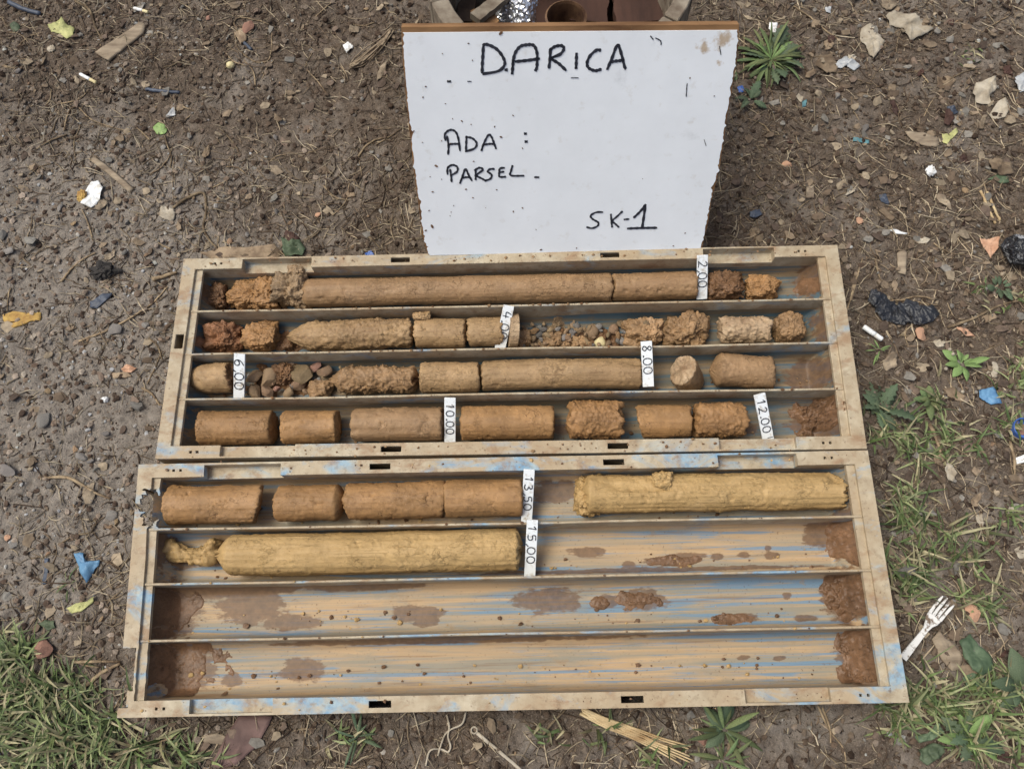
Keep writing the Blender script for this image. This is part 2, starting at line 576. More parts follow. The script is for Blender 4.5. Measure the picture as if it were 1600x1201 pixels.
M_LEAFDRY = simple("dead_leaf", s2l(150, 128, 100), s2l(104, 84, 64), 45, .8, .2, .5, 250, rand=(.75, 1.25))
M_PALEWASTE = simple("dirty_pale_paper", s2l(184, 172, 150), s2l(140, 126, 104), 40, .85, .2, .6, 160, rand=(.9, 1.1))
M_WHITE = simple("white_plastic", s2l(226, 228, 226), s2l(170, 160, 142), 90, .5, .4, .4, 200, lo=.48, hi=.72)
M_CLEAR = simple("greyish_plastic_film", s2l(180, 184, 186), s2l(150, 152, 152), 50, .35, .5, .6, 150)
M_BLACK = simple("black_plastic_film", s2l(30, 31, 36), s2l(44, 46, 52), 60, .32, .5, .9, 120, .004)
def black_foil():
    m = Mat("black_silver_foil", .38, .5)
    f = m.noise(70, 4, .6)
    m.color(m.mix(m.maskr(f, .54, .64), s2l(30, 31, 35), s2l(150, 152, 156))).bump(m.noise(140, 4), .6, .003)
    return m.m
M_BLACKFOIL = black_foil()
M_BLUE = simple("blue_plastic_scrap", s2l(96, 150, 190), s2l(70, 118, 165), 50, .5, .4, .4, 200, rand=(.85, 1.1))
M_NAVY = simple("dark_blue_scrap", s2l(76, 86, 104), s2l(54, 62, 76), 50, .5, .4, .4, 200, rand=(.8, 1.2))
M_CAPBLUE = simple("blue_cap_plastic", s2l(64, 108, 196), s2l(46, 84, 160), 30, .4, .5, 0)
M_FORK = simple("muddy_white_plastic", s2l(214, 212, 206), s2l(112, 90, 68), 120, .55, .35, .4, 200, lo=.50, hi=.62)
M_TEAL = simple("teal_strip_plastic", s2l(84, 140, 146), s2l(66, 108, 118), 50, .5, .4, .3, 200)
M_CHAR = simple("charred_lump", s2l(34, 32, 32), s2l(70, 66, 62), 60, .9, .2, .9, 160, .003)
M_YLEAF = simple("yellow_green_leaf", s2l(188, 186, 112), s2l(150, 152, 88), 60, .65, .3, .4, 160)
M_GLEAF = simple("fresh_green_leaf", s2l(128, 158, 84), s2l(92, 122, 60), 60, .6, .3, .4, 160, rand=(.85, 1.15))
M_DLEAF = simple("dark_green_leaf", s2l(92, 110, 78), s2l(62, 80, 54), 60, .6, .3, .5, 160, rand=(.75, 1.25), hue=.02)
M_WEED = simple("weed_leaf", s2l(112, 126, 76), s2l(72, 88, 50), 70, .7, .2, .4, 200, rand=(.6, 1.3), hue=.03)
M_BROWNSHEET = simple("brown_rubber_sheet", s2l(122, 92, 84), s2l(92, 68, 62), 30, .7, .3, .3, 120)
M_YOLK = simple("dried_yellow_foam", s2l(196, 156, 74), s2l(150, 108, 52), 60, .85, .2, .7, 200)
M_CREAM = simple("cream_shell", s2l(222, 206, 150), s2l(190, 170, 112), 50, .6, .3, .3, 150)
M_RAG = simple("frayed_sack_fibre", s2l(168, 148, 120), s2l(110, 92, 72), 120, .95, .1, .8, 300, stretch=(.2, 1, 1))
def attr_mat(name, rough=.85, spec=.2, bscale=0):
    m = Mat(name, rough, spec)
    n = m.noise(150, 3)
    m.color(m.mix(1.0, m.attr("col"), m.ramp(n, [(.3, (.7, .7, .7)), (.7, (1.2, 1.2, 1.2))]), 'MULTIPLY'))
    if bscale:
        m.bump(m.noise(bscale, 3), .5, .001)
    return m.m
M_STRAW = attr_mat("straw_bits")
M_CRUMB = attr_mat("soil_crumb", .95, .1, 500)
M_GRASS = attr_mat("grass_blade", .55, .35)

# ------------------------------------------------------------------ ground
QH = .068
IMG1 = [(287, 404), (1309, 382), (1355, 701), (242, 717)]
IMG2 = [(216, 725), (1356, 703), (1421, 1097), (183, 1121)]
Q1 = [at(x, y, QH) for x, y in IMG1]
Q2 = [at(x, y, QH) for x, y in IMG2]

def quad_dist(x, y, Q):
    """signed distance-like value, positive inside the convex quad (clockwise from back left)"""
    d = np.full(np.shape(x), 9.0)
    for i in range(4):
        a, b = Q[i], Q[(i + 1) % 4]
        e = (b - a)[:2]
        n = np.array([e[1], -e[0]]) / np.linalg.norm(e)
        d = np.minimum(d, (x - a[0]) * n[0] + (y - a[1]) * n[1])
    return d

def in_boxes(x, y, margin=0.0):
    return (quad_dist(x, y, Q1) > -margin) | (quad_dist(x, y, Q2) > -margin)

def gh(x, y):
    x = np.atleast_1d(np.asarray(x, float)); y = np.atleast_1d(np.asarray(y, float))
    P = np.stack([x, y, np.zeros_like(x)], 1)
    h = .009 * fbm(P * 5, 3, 3) + .0065 * fbm(P * 26, 4, 5) + .0050 * fbm(P * 85, 3, 8)
    f1, f2 = worley(P * 42, 4)
    h += .0028 * np.clip(f2 - f1, 0, .5) * np.clip(fbm(P * 7, 2, 12) + .3, 0, 1)
    d = np.maximum(quad_dist(x, y, Q1), quad_dist(x, y, Q2))
    w = np.clip((d + .03) / .03, 0, 1)
    return h * (1 - w) - .004 * w

def gz(x, y):
    return float(gh(x, y)[0])

def on(px, py, lift=0.0):
    p = at(px, py, 0.0)
    for _ in range(2):
        p = at(px, py, gz(p[0], p[1]) + lift)
    return p

def build_ground():
    def lines(a, b, step):
        core = list(np.arange(a, b, step))
        out, s, v = [], step, b
        while v < 80:
            s *= 1.45
            v += s
            out.append(v)
        lo, s, v = [], step, a
        while v > -80:
            s *= 1.45
            v -= s
            lo.append(v)
        return np.array(lo[::-1] + core + out)
    xs = lines(-1.03, 1.05, .0034)
    ys = lines(-.33, 1.2, .0034)
    X, Y = np.meshgrid(xs, ys)
    x, y = X.ravel(), Y.ravel()
    z = gh(x, y)
    nx, ny = len(xs), len(ys)
    i = np.arange(ny - 1)[:, None] * nx + np.arange(nx - 1)[None, :]
    F = np.stack([i, i + 1, i + nx + 1, i + nx], -1).reshape(-1, 4)
    dry = np.zeros(len(x))
    for (px, py, r, k) in [(60, 520, .32, .85), (130, 700, .24, .75), (20, 800, .25, .6), (60, 380, .25, .45), (200, 560, .15, .4), (400, 440, .25, .25),
                           (1560, 860, .12, .35), (1250, 1150, .15, .3), (100, 1130, .1, .1), (900, 1170, .2, .2), (1500, 50, .25, .2)]:
        p = at(px, py)
        dry += k * np.exp(-((x - p[0]) ** 2 + (y - p[1]) ** 2) / r ** 2)
    o = link("ground", mesh_np("ground", np.stack([x, y, z], 1), F, True, attrs={"dry": np.clip(dry, 0, 1)}), M_SOIL)
    tag(o, "bare trodden brown soil scattered with straw and grit", None, None, 'structure')
build_ground()

# ------------------------------------------------------------------ loose litter that nobody could count
def in_view_xy(n, rx=(-1.12, 1.15), ry=(-.36, 1.28)):
    return RG.uniform(rx[0], rx[1], n), RG.uniform(ry[0], ry[1], n)

def scatter(n, dens=None, margin=.0):
    x, y = in_view_xy(int(n * 2.2))
    keep = ~in_boxes(x, y, margin)
    if dens is not None:
        keep &= RG.random(len(x)) < dens(x, y)
    return x[keep][:n], y[keep][:n]

def straw_density(x, y):
    P = np.stack([x, y, np.zeros_like(x)], 1)
    d = .55 + .9 * fbm(P * 4.5, 3, 31)
    left = np.clip((-.45 - x) / .25, 0, 1) * np.clip((.8 - y) / .3, 0, 1)
    d = d * (1 - .4 * left) + .25 * np.clip((x - .55) / .2, 0, 1)
    return np.clip(d, .05, 1)

def strips(name, n, lrange, wrange, palette, dens, bend=.5, lift=.0012, thick=.5, seg=3, label=None, z_extra=0):
    x, y = scatter(n, dens, -.0)
    n = len(x)
    L = lrange[0] + (lrange[1] - lrange[0]) * RG.random(n) ** 2.2
    Wd = RG.uniform(*wrange, n)
    a = RG.uniform(0, 2 * np.pi, n)
    k = RG.normal(0, bend, n)
    tilt = RG.normal(0, .12, n)
    ring = []
    px, py = x - np.cos(a) * L / 2, y - np.sin(a) * L / 2
    for s in range(seg + 1):
        t = s / seg
        ang = a + k * (t - .5) * 2
        if s:
            px = px + np.cos(ang) * L / seg
            py = py + np.sin(ang) * L / seg
        z = gh(px, py) + lift + np.abs(tilt) * L * (t if True else 0) * .5 + z_extra
        w = Wd * (1 - .5 * abs(2 * t - 1) ** 3)
        cx, cy = -np.sin(ang), np.cos(ang)
        ring.append(np.stack([np.stack([px + cx * w / 2, py + cy * w / 2, z - Wd * .1], 1),
                              np.stack([px, py, z + Wd * thick], 1),
                              np.stack([px - cx * w / 2, py - cy * w / 2, z - Wd * .1], 1)], 1))
    V = np.stack(ring, 1)                       # n, seg+1, 3, 3
    base = np.arange(n)[:, None, None] * (seg + 1) * 3
    f = []
    for s in range(seg):
        for q in range(3):
            f.append([s * 3 + q, s * 3 + (q + 1) % 3, (s + 1) * 3 + (q + 1) % 3, (s + 1) * 3 + q])
    F = (base + np.array(f)[None]).reshape(-1, 4)
    pal = np.array(palette)
    c = pal[RG.integers(0, len(pal), n)] * RG.uniform(.65, 1.15, (n, 1))
    colors = np.repeat(c, (seg + 1) * 3, 0)
    # drop pieces whose ends reach the crates
    o = link(name, mesh_np(name, V.reshape(-1, 3), F, False, colors=colors), M_STRAW)
    return tag(o, label, None, None, 'stuff')

PAL_STRAW = [s2l(196, 178, 146), s2l(178, 158, 126), s2l(150, 128, 98), s2l(122, 100, 76), s2l(96, 76, 58), s2l(172, 152, 120), s2l(78, 62, 48), s2l(134, 118, 96), s2l(190, 170, 136), s2l(88, 72, 58)]
PAL_DARK = [s2l(142, 122, 98), s2l(128, 106, 84), s2l(88, 72, 58), s2l(70, 54, 42), s2l(108, 90, 70), s2l(60, 46, 36), s2l(126, 106, 84)]
strips("straw_litter", 16500, (.006, .056), (.0008, .0021), PAL_STRAW, straw_density, .35, label="thin dry straw and stalk bits strewn over the soil")
strips("bark_litter", 9000, (.004, .020), (.0012, .0036), PAL_DARK, straw_density, .3, thick=.3, seg=2, label="short dark bark and chaff bits strewn over the soil")

def crumbs(name, n, rng, palette, dens, label, flat=.7, power=3.0, sub=1):
    x, y = scatter(n, dens)
    n = len(x)
    B, BF = ICO[sub]
    r = rng[0] + (rng[1] - rng[0]) * RG.random(n) ** power
    a = RG.uniform(0, 2 * np.pi, n)
    S = np.stack([r * RG.uniform(.7, 1.3, n), r * RG.uniform(.7, 1.3, n), r * RG.uniform(.45, .9, n) * flat / .7], 1)
    V = B[None] * (1 + RG.normal(0, .16, (n, len(B), 1))) * S[:, None]
    ca, sa = np.cos(a)[:, None], np.sin(a)[:, None]
    V = np.stack([V[:, :, 0] * ca - V[:, :, 1] * sa + x[:, None], V[:, :, 0] * sa + V[:, :, 1] * ca + y[:, None],
                  V[:, :, 2] + (gh(x, y) + r * .22)[:, None]], 2)
    F = (np.arange(n)[:, None, None] * len(B) + BF[None]).reshape(-1, 3)
    pal = np.array(palette)
    c = pal[RG.integers(0, len(pal), n)] * RG.uniform(.7, 1.15, (n, 1))
    greyer = np.clip((-.25 - x) / .25, 0, 1)[:, None] * np.clip((.85 - y) / .2, 0, 1)[:, None]
    c = np.minimum(c * (1 + .6 * greyer * np.array([1, 1.06, 1.14])), .36)
    o = link(name, mesh_np(name, V.reshape(-1, 3), F, False, colors=np.repeat(c, len(B), 0)), M_CRUMB)
    return tag(o, label, None, None, 'stuff')

def grit_density(x, y):
    P = np.stack([x, y, np.zeros_like(x)], 1)
    left = np.clip((-.35 - x) / .25, 0, 1)
    return np.clip(.10 + .35 * fbm(P * 6, 3, 77) + .75 * left, .03, 1)
PAL_SOIL = [s2l(92, 76, 62), s2l(76, 60, 48), s2l(110, 94, 78), s2l(64, 50, 40), s2l(100, 82, 66), s2l(128, 112, 96)]
PAL_GRIT = [s2l(130, 124, 116), s2l(106, 98, 90), s2l(150, 142, 130), s2l(120, 104, 88), s2l(164, 158, 148), s2l(96, 88, 80)]
crumbs("soil_clods", 24000, (.0010, .0058), PAL_SOIL, None, "small crumbly clods of brown soil all over the ground")
crumbs("gravel", 6000, (.0010, .0046), PAL_GRIT, grit_density, "fine grey grit scattered in the soil")

def chips(name, n, rng, palette, dens, label):
    x, y = scatter(n, dens)
    n = len(x)
    K = 7
    r = rng[0] + (rng[1] - rng[0]) * RG.random(n) ** 2.5
    w = np.linspace(0, 2 * np.pi, K, endpoint=False)[None] + RG.uniform(-.3, .3, (n, K))
    rr = r[:, None] * RG.uniform(.6, 1.2, (n, K))
    el = RG.uniform(.4, 1, n)[:, None]
    a = RG.uniform(0, 6.28, n)[:, None]
    u, v = rr * np.cos(w), rr * np.sin(w) * el
    X = u * np.cos(a) - v * np.sin(a) + x[:, None]
    Y = u * np.sin(a) + v * np.cos(a) + y[:, None]
    tx, ty = RG.normal(0, .22, (n, 1)), RG.normal(0, .22, (n, 1))
    Z = (gh(x, y) + .002)[:, None] + (X - x[:, None]) * tx + (Y - y[:, None]) * ty + RG.normal(0, .0007, (n, K))
    top = np.stack([X, Y, Z + .0012], 2)
    cen = np.stack([x, y, gh(x, y) + .0042], 1)[:, None]
    bot = np.stack([X, Y, Z - .0012], 2)
    V = np.concatenate([top, bot, cen], 1)
    f = []
    for k in range(K):
        j = (k + 1) % K
        f += [[k, j, 2 * K], [k, K + k, K + j], [k, K + j, j]]
    F = (np.arange(n)[:, None, None] * (2 * K + 1) + np.array(f)[None]).reshape(-1, 3)
    pal = np.array(palette)
    c = pal[RG.integers(0, len(pal), n)] * RG.uniform(.7, 1.15, (n, 1))
    o = link(name, mesh_np(name, V.reshape(-1, 3), F, False, colors=np.repeat(c, 2 * K + 1, 0)), M_STRAW)
    return tag(o, label, None, None, 'stuff')
def right_density(x, y):
    return np.clip(.25 + .6 * np.clip((x - .3) / .3, 0, 1) + .25 * np.clip((y - .8) / .2, 0, 1), 0, 1)
chips("leaf_litter", 4000, (.0025, .012), [s2l(134, 114, 90), s2l(104, 86, 68), s2l(120, 100, 84), s2l(152, 134, 108), s2l(88, 72, 60), s2l(128, 122, 112)],
      right_density, "small flakes of dead leaf and wood mixed into the soil")

# ------------------------------------------------------------------ the two core boxes
BL, BW = 1.045, .337
RIMX, RIMY = .021, .020
PITCH = (BW - 2 * RIMY) / 4
FLOOR = .010

def bil(Q, x, y):
    u, v = np.asarray(x) / BL, np.asarray(y) / BW
    Q = [q[:2] for q in Q]
    e = lambda a: np.multiply.outer(a, np.ones(2))
    return e((1 - u) * (1 - v)) * Q[3] + e(u * (1 - v)) * Q[2] + e(u * v) * Q[1] + e((1 - u) * v) * Q[0]

def box_body(Q, idx):
    slots = [(.335, .365), (.669, .699)]
    notch = [(.096, .207), (.832, .944)]
    xl = {0, .003, .0055, RIMX - .003, RIMX, RIMX + .011, BL / 2, BL - RIMX - .011, BL - RIMX, BL - RIMX + .003, BL - .003, BL, .0095, .0135, .025, .028}
    for a, b in slots + notch: xl |= {a, b}
    for a, b in notch: xl |= {a - .003, b + .003}
    for c in (.050, .060):
        xl |= {c, c + .0036, BL - c, BL - c - .0036}
    xs = np.array(sorted(xl))
    yl = {0, .003, .006, .0145, RIMY - .003, RIMY, BW - RIMY, BW - RIMY + .003, BW - .006, BW - .0145, BW - .003, BW}
    for k in (1, 2, 3): yl.add(RIMY + k * PITCH)
    yl |= {.0082, .0118, BW - .0082, BW - .0118}
    yl |= set(np.arange(.026, .092, .006)) | set(np.arange(.245, .305, .004)) | {.178, .202}
    ys = np.array(sorted(yl))
    zs = np.array([0, .006, FLOOR - .003, .046, .050, .056, .059, .063, QH])
    cx, cy, cz = (xs[1:] + xs[:-1]) / 2, (ys[1:] + ys[:-1]) / 2, (zs[1:] + zs[:-1]) / 2
    S = np.zeros((len(cx), len(cy), len(cz)), bool)
    inn = lambda v, r: any(a < v < b for a, b in r)
    for i, x in enumerate(cx):
        xin = RIMX < x < BL - RIMX
        for j, y in enumerate(cy):
            yin = RIMY < y < BW - RIMY
            edge = x < .003 or x > BL - .003 or y < .003 or y > BW - .003
            wall = (RIMX - .003 < x < BL - RIMX + .003 and RIMY - .003 < y < BW - RIMY + .003) and not (xin and yin)
            nb = inn(x, notch) and y > BW - RIMY and y < BW - .003
            nf = inn(x, notch) and y < RIMY and y > .003
            for k, z in enumerate(cz):
                s = False
                if edge: s = True
                if xin and yin:
                    s = .006 < z < FLOOR - .003
                    ledge = (x < RIMX + .011 or x > BL - RIMX - .011)
                    if ledge and .056 < z < .063: s = True
                elif not edge:
                    if nb: s = .046 < z < .050 or (wall and z < .050)
                    elif nf: s = .056 < z < .059 or (wall and z < .059)
                    else:
                        s = z > .063 or (wall and z > .006)
                        if any(a - .003 < x < a or b < x < b + .003 for a, b in notch):
                            if y > BW - RIMY and z > .046: s = True
                            if y < RIMY and z > .056: s = True
                        if z > .063:
                            if inn(x, slots) and (.0055 < min(y, BW - y) < .0146): s = False
                            for c in (.050, .060):
                                if (c < x < c + .0036 or BL - c - .0036 < x < BL - c) and .0082 < min(y, BW - y) < .0118: s = False
                if idx == 0 and x < RIMX - .003 and .0055 < x and .178 < y < .202 and z > .063: s = False
                if idx == 1:
                    if x < .003 and .252 < y < .302 and .004 < z < .063: s = False
                    if x < RIMX + .011 and .246 < y < .302:      # broken corner
                        rag = .004 * math.sin(y * 900) + .003 * math.sin(y * 2100)
                        if .0075 + max(0, abs(y - .278) - .006) * .35 + rag * .5 < x < RIMX + .0105 - max(0, (.256 - y) * 1.6) - max(0, (y - .293) * 1.2): s = False
                        if .2715 < y < .2815 and x < .0135 and z > .02: s = False
                    if x < RIMX - .003 and .030 < y < .090 and z > .012: s = False
                    if x < .012 and y < .032 and y > .010 and z > .04: s = False
                S[i, j, k] = s
    P = np.zeros((len(cx) + 2, len(cy) + 2, len(cz) + 2), bool)
    P[1:-1, 1:-1, 1:-1] = S
    ids, V, Fs = {}, [], []
    rn = random.Random(idx + 3)
    def vid(i, j, k):
        q = (i, j, k)
        if q not in ids:
            x, y, z = xs[i], ys[j], zs[k]
            jx = jy = 0
            if idx == 1 and x < RIMX + .012 and (.24 < y < .306 or .024 < y < .094) and 0 < x:
                h = random.Random(int(i) * 97 + int(j) * 31)
                jx, jy = h.uniform(-.0022, .0022), h.uniform(-.002, .002)
                if y < .2: jx, jy = jx * .3, jy * .3
                if x < .0031: jx = abs(jx) * .3
            p = bil(Q, x + jx, y + jy)
            z = z + (.0008 * math.sin(x * 7 + idx * 2 + y * 9) if z > .04 else 0)
            ids[q] = len(V)
            V.append((p[0], p[1], z))
        return ids[q]
    for i, j, k in np.argwhere(S):
        for d, c in (((1, 0, 0), ((1, 0, 0), (1, 1, 0), (1, 1, 1), (1, 0, 1))), ((-1, 0, 0), ((0, 0, 0), (0, 0, 1), (0, 1, 1), (0, 1, 0))),
                     ((0, 1, 0), ((0, 1, 0), (0, 1, 1), (1, 1, 1), (1, 1, 0))), ((0, -1, 0), ((0, 0, 0), (1, 0, 0), (1, 0, 1), (0, 0, 1))),
                     ((0, 0, 1), ((0, 0, 1), (1, 0, 1), (1, 1, 1), (0, 1, 1))), ((0, 0, -1), ((0, 0, 0), (0, 1, 0), (1, 1, 0), (1, 0, 0)))):
            if not P[i + 1 + d[0], j + 1 + d[1], k + 1 + d[2]]:
                Fs.append([vid(i + a, j + b, k + e) for a, b, e in c])
    return np.array(V), np.array(Fs)

STAINS = [
    # px, py, rx, ry of wet patches and mud smears on the channel floors
    [(1275, 440, 40, 45), (1288, 520, 30, 40), (1262, 592, 42, 34), (1280, 660, 50, 34), (345, 470, 40, 20), (340, 545, 40, 14), (300, 600, 24, 18), (880, 670, 22, 10), (1170, 668, 20, 12), (950, 640, 12, 6)],
    [(262, 955, 58, 46), (310, 925, 90, 13), (395, 945, 58, 30), (452, 972, 50, 12), (650, 958, 45, 14), (666, 970, 22, 8), (858, 938, 52, 20), (1000, 937, 42, 17), (950, 940, 18, 10),
     (560, 916, 110, 7), (430, 918, 60, 9), (290, 1040, 58, 36), (362, 1060, 17, 10), (472, 1046, 38, 19), (918, 862, 32, 8), (982, 881, 11, 6), (1050, 876, 46, 8), (1075, 868, 30, 6), (1161, 867, 11, 6), (1120, 870, 12, 5), (1205, 868, 14, 6), (1200, 856, 6, 5),
     (1278, 836, 25, 24), (1315, 835, 24, 40), (1312, 928, 30, 46), (1160, 965, 30, 7), (1230, 930, 8, 6), (1260, 965, 20, 6), (1350, 1030, 42, 55), (868, 768, 42, 20), (1160, 1027, 12, 4), (1218, 1028, 12, 4), (260, 860, 24, 30), (290, 870, 30, 20), (1020, 890, 300, 4), (700, 1000, 300, 5)],
]

def channel(Q, idx, row, parent):
    """one trough: flat floor rounded up into the walls, sloped ends"""
    y0, y1 = RIMY + row * PITCH + (.0018 if row else 0), RIMY + (row + 1) * PITCH - (.0018 if row < 3 else 0)
    x0, x1 = RIMX, BL - RIMX
    xs = np.r_[np.linspace(x0, x0 + .05, 24), np.linspace(x0 + .05, x1 - .05, 300)[1:-1], np.linspace(x1 - .05, x1, 24)]
    t = np.linspace(0, 1, 30)
    ysn = (y0 + (y1 - y0) * (.5 - .5 * np.cos(np.pi * t)) * .6 + (y1 - y0) * t * .4)
    X, Y = np.meshgrid(xs, ysn)
    w = (y1 - y0) / 2
    q = np.abs(Y - (y0 + y1) / 2) / w
    side = np.where(q > .6, (1 - np.sqrt(np.clip(1 - ((q - .6) / .4) ** 2, 0, 1))) * .026, 0)
    e = np.minimum(X - x0, x1 - X)
    end = np.clip((.030 - e) / .030, 0, 1) ** 1.25 * .047
    Z = FLOOR + np.maximum(side, end) + .0007 * fbm(np.stack([X.ravel() * 20, Y.ravel() * 40, X.ravel() * 0], 1), 3, row).reshape(X.shape)
    xy = bil(Q, X.ravel(), Y.ravel())
    V = np.c_[xy, Z.ravel()]
    st = np.full(len(V), -1.0)
    for (px, py, rx, ry) in STAINS[idx]:
        c = at(px, py, FLOOR)
        kx, ky = rx / 1090.0 , ry / 1060.0
        d = 1 - np.sqrt(((V[:, 0] - c[0]) / kx) ** 2 + ((V[:, 1] - c[1]) / ky) ** 2)
        st = np.maximum(st, d)
    ny, nx = X.shape
    i = np.arange(ny - 1)[:, None] * nx + np.arange(nx - 1)[None]
    F = np.stack([i, i + 1, i + nx + 1, i + nx], -1).reshape(-1, 4)
    return link("channel", mesh_np("channel", V, F, True, attrs={"stain": st}), M_CHAN[idx], parent)

def build_box(Q, idx, label):
    c = bil(Q, BL / 2, BW / 2)
    root = thing("core_box", (c[0], c[1], 0), label, "core box", "plastic core boxes lying on the ground")
    V, F = box_body(Q, idx)
    b = link("body", mesh_np("body", V, F, False), M_RIM[idx], root)
    mo = b.modifiers.new("bevel", 'BEVEL')
    mo.width = .0011
    mo.segments = 2
    mo.limit_method = 'ANGLE'
    for r in range(4):
        channel(Q, idx, r, root)
    for k in (1, 2, 3):
        yc = RIMY + k * PITCH
        xs = np.linspace(RIMX + .0005, BL - RIMX - .0005, 70)
        wob = .0013 * fbm(np.stack([xs * 4, xs * 0 + k, xs * 0 + idx], 1), 2, 5)
        top = QH - .003 + .0012 * fbm(np.stack([xs * 9, xs * 0 + k, xs * 0 + idx], 1), 3, 9)
        lo = np.where(np.minimum(xs - RIMX, BL - RIMX - xs) < .012, .0632, FLOOR - .002)
        prof = []
        for s, zz in ((-.0026, 'lo'), (-.0016, 'hi'), (-.0008, 'top'), (.0008, 'top'), (.0016, 'hi'), (.0026, 'lo')):
            xy = bil(Q, xs, yc + wob + s)
            z = lo if zz == 'lo' else (top - .0008 if zz == 'hi' else top)
            prof.append(np.c_[xy, z])
        V = np.stack(prof, 1).reshape(-1, 3)
        n = len(xs)
        F = [[i * 6 + q, (i + 1) * 6 + q, (i + 1) * 6 + (q + 1) % 6, i * 6 + (q + 1) % 6] for i in range(n - 1) for q in range(6)]
        F += [list(range(6)), [(n - 1) * 6 + q for q in range(6)][::-1]]
        link("divider", mesh_np("divider", V, F, False), M_RIM[idx], root)
    return root
BOX1 = build_box(Q1, 0, "farther dusty core box with all four channels filled, below the white board")
BOX2 = build_box(Q2, 1, "nearer blue smeared core box with broken left edge and two empty channels")

# ------------------------------------------------------------------ clay cores, clumps
def core(label, x0, y0, x1, y1, d, mat, rough=.3, endr=.35, slant=(0, 0), taper=(0, 0), grooves=.5, seed=0, bow=0, group="clay core pieces in the core boxes", notch=None, lift=0.0, zz=None, ends=(None, None)):
    """cylinder of clay between two pixel positions of its axis; slant/taper shape the ends"""
    r = d / 2 / 1100.0
    zc = FLOOR + .0015 + r + lift
    A, B = (at(x0, y0, zc), at(x1, y1, zc)) if zz is None else (at(x0, y0, zz[0]), at(x1, y1, zz[1]))
    ax = B - A
    Ln = np.linalg.norm(ax)
    ax /= Ln
    side = np.cross([0, 0, 1.0], ax)
    side /= np.linalg.norm(side)
    up = np.cross(ax, side)
    n = int(np.clip(Ln / .0016, 24, 260))
    M = 84
    th = np.linspace(0, 2 * np.pi, M, endpoint=False)
    rows = [(0, f) for f in (.0, .3, .6, .82, .94)] + [(s, 1.0) for s in np.linspace(0, 1, n)] + [(1, f) for f in (.94, .82, .6, .3, .0)]
    s = np.array([q[0] for q in rows])[:, None] * np.ones(M)
    f = np.array([q[1] for q in rows])[:, None] * np.ones(M)
    T = np.ones(len(rows))[:, None] * th[None]
    f = np.maximum(f, .004)
    xl = s * Ln
    cy, cz = np.cos(T), np.sin(T)
    P = np.stack([xl, r * f * cy, r * f * cz], -1).reshape(-1, 3)
    S = seed * 13.7 + 3
    big = fbm(P * 22 + S, 3, 1).reshape(T.shape)
    mid = fbm(P * 90 + S, 4, 2).reshape(T.shape)
    strk = fbm(np.stack([P[:, 0] * 6, P[:, 1] * 230, P[:, 2] * 230], 1) + S, 4, 3).reshape(T.shape)
    fl = fbm(P * 230 + S, 3, 4).reshape(T.shape)
    f1, f2 = worley(P * 190 + S, 5)
    f1 = f1.reshape(T.shape)
    rr = r * f
    body = np.minimum(1, f * f)
    rr = rr + body * (.0012 * big + rough * (.0024 * big + .0012 * mid + .0020 * fl * max(0, rough - .3)) + grooves * .0013 * np.sign(strk) * np.abs(strk) ** .8 + max(0, rough - .3) * (.0026 * chunks(P + S, .0085, 9) + .0015 * chunks(P + S, .0038, 10)).reshape(T.shape) + .0030 * np.clip(fl - .25, 0, 1) * (.6 + rough) - .0035 * np.clip(-.33 - mid, 0, 1) * (1 + 2 * rough))
    # edges wear round, ends may taper
    e0, e1 = s * Ln, (1 - s) * Ln
    for e in (e0, e1):
        rr = rr * np.where(f >= .99, 1 - .07 * np.exp(-e / .0016), .93)
    for e, tp in ((e0, taper[0]), (e1, taper[1])):
        if tp:
            q = np.clip(1 - e / tp, 0, 1)
            rr = rr * (1 - .75 * q ** 1.6)
    Y, Z = rr * cy, rr * cz
    endn = endr * (.009 * fbm(np.stack([P[:, 1] * 70, P[:, 2] * 70, P[:, 0] * 30], 1) + S, 5, 6, .65) + .0045 * chunks(np.stack([P[:, 1], P[:, 2], P[:, 0] * .5], 1) + S, .009, 8)).reshape(T.shape)
    w0, w1 = np.exp(-e0 / .004), np.exp(-e1 / .004)
    xl = xl - (w0 - w1) * (endn + .003 * (1 - f))
    xl = xl + slant[0] * (Z / r) * np.exp(-e0 / .04) + slant[1] * (Z / r) * np.exp(-e1 / .04)
    xl = xl + 0.35 * slant[0] * (Y / r) * np.exp(-e0 / .04) + .35 * slant[1] * (Y / r) * np.exp(-e1 / .04)
    Y = Y + bow * np.sin(s * np.pi)
    if zz is None: Z = np.maximum(Z, -r - .0005)
    if notch:
        for (ns, nt, depth, wid) in notch:
            dd = np.exp(-((s - ns) * Ln / wid) ** 2) * np.exp(-((T - nt) / .35) ** 2)
            Y, Z = Y * (1 - depth * dd), Z * (1 - depth * dd)
    C = (A + B) / 2
    W = A + xl[..., None] * ax + Y[..., None] * side + Z[..., None] * up - C
    # local frame: x along the core so that streaks follow it
    R3 = Matrix([[ax[0], side[0], up[0]], [ax[1], side[1], up[1]], [ax[2], side[2], up[2]]])
    Lc = W.reshape(-1, 3) @ np.stack([ax, side, up], 1)
    k = len(rows)
    i = np.arange(k - 1)[:, None] * M + np.arange(M)[None]
    j = np.arange(k - 1)[:, None] * M + (np.arange(M)[None] + 1) % M
    F = np.stack([i, j, j + M, i + M], -1).reshape(-1, 4)
    o = link("clay_core", mesh_np("clay_core", Lc, F, True), M_CLAY[mat], None, C)
    o.rotation_euler = R3.to_euler()
    if ends[0] or ends[1]:
        idx = np.zeros(len(F), np.int32)
        for e, mm in enumerate(ends):
            if mm:
                o.data.materials.append(M_CLAY[mm])
                sl = slice(0, 6 * M) if e == 0 else slice(len(F) - 6 * M, len(F))
                idx[sl] = len(o.data.materials) - 1
        o.data.polygons.foreach_set("material_index", idx)
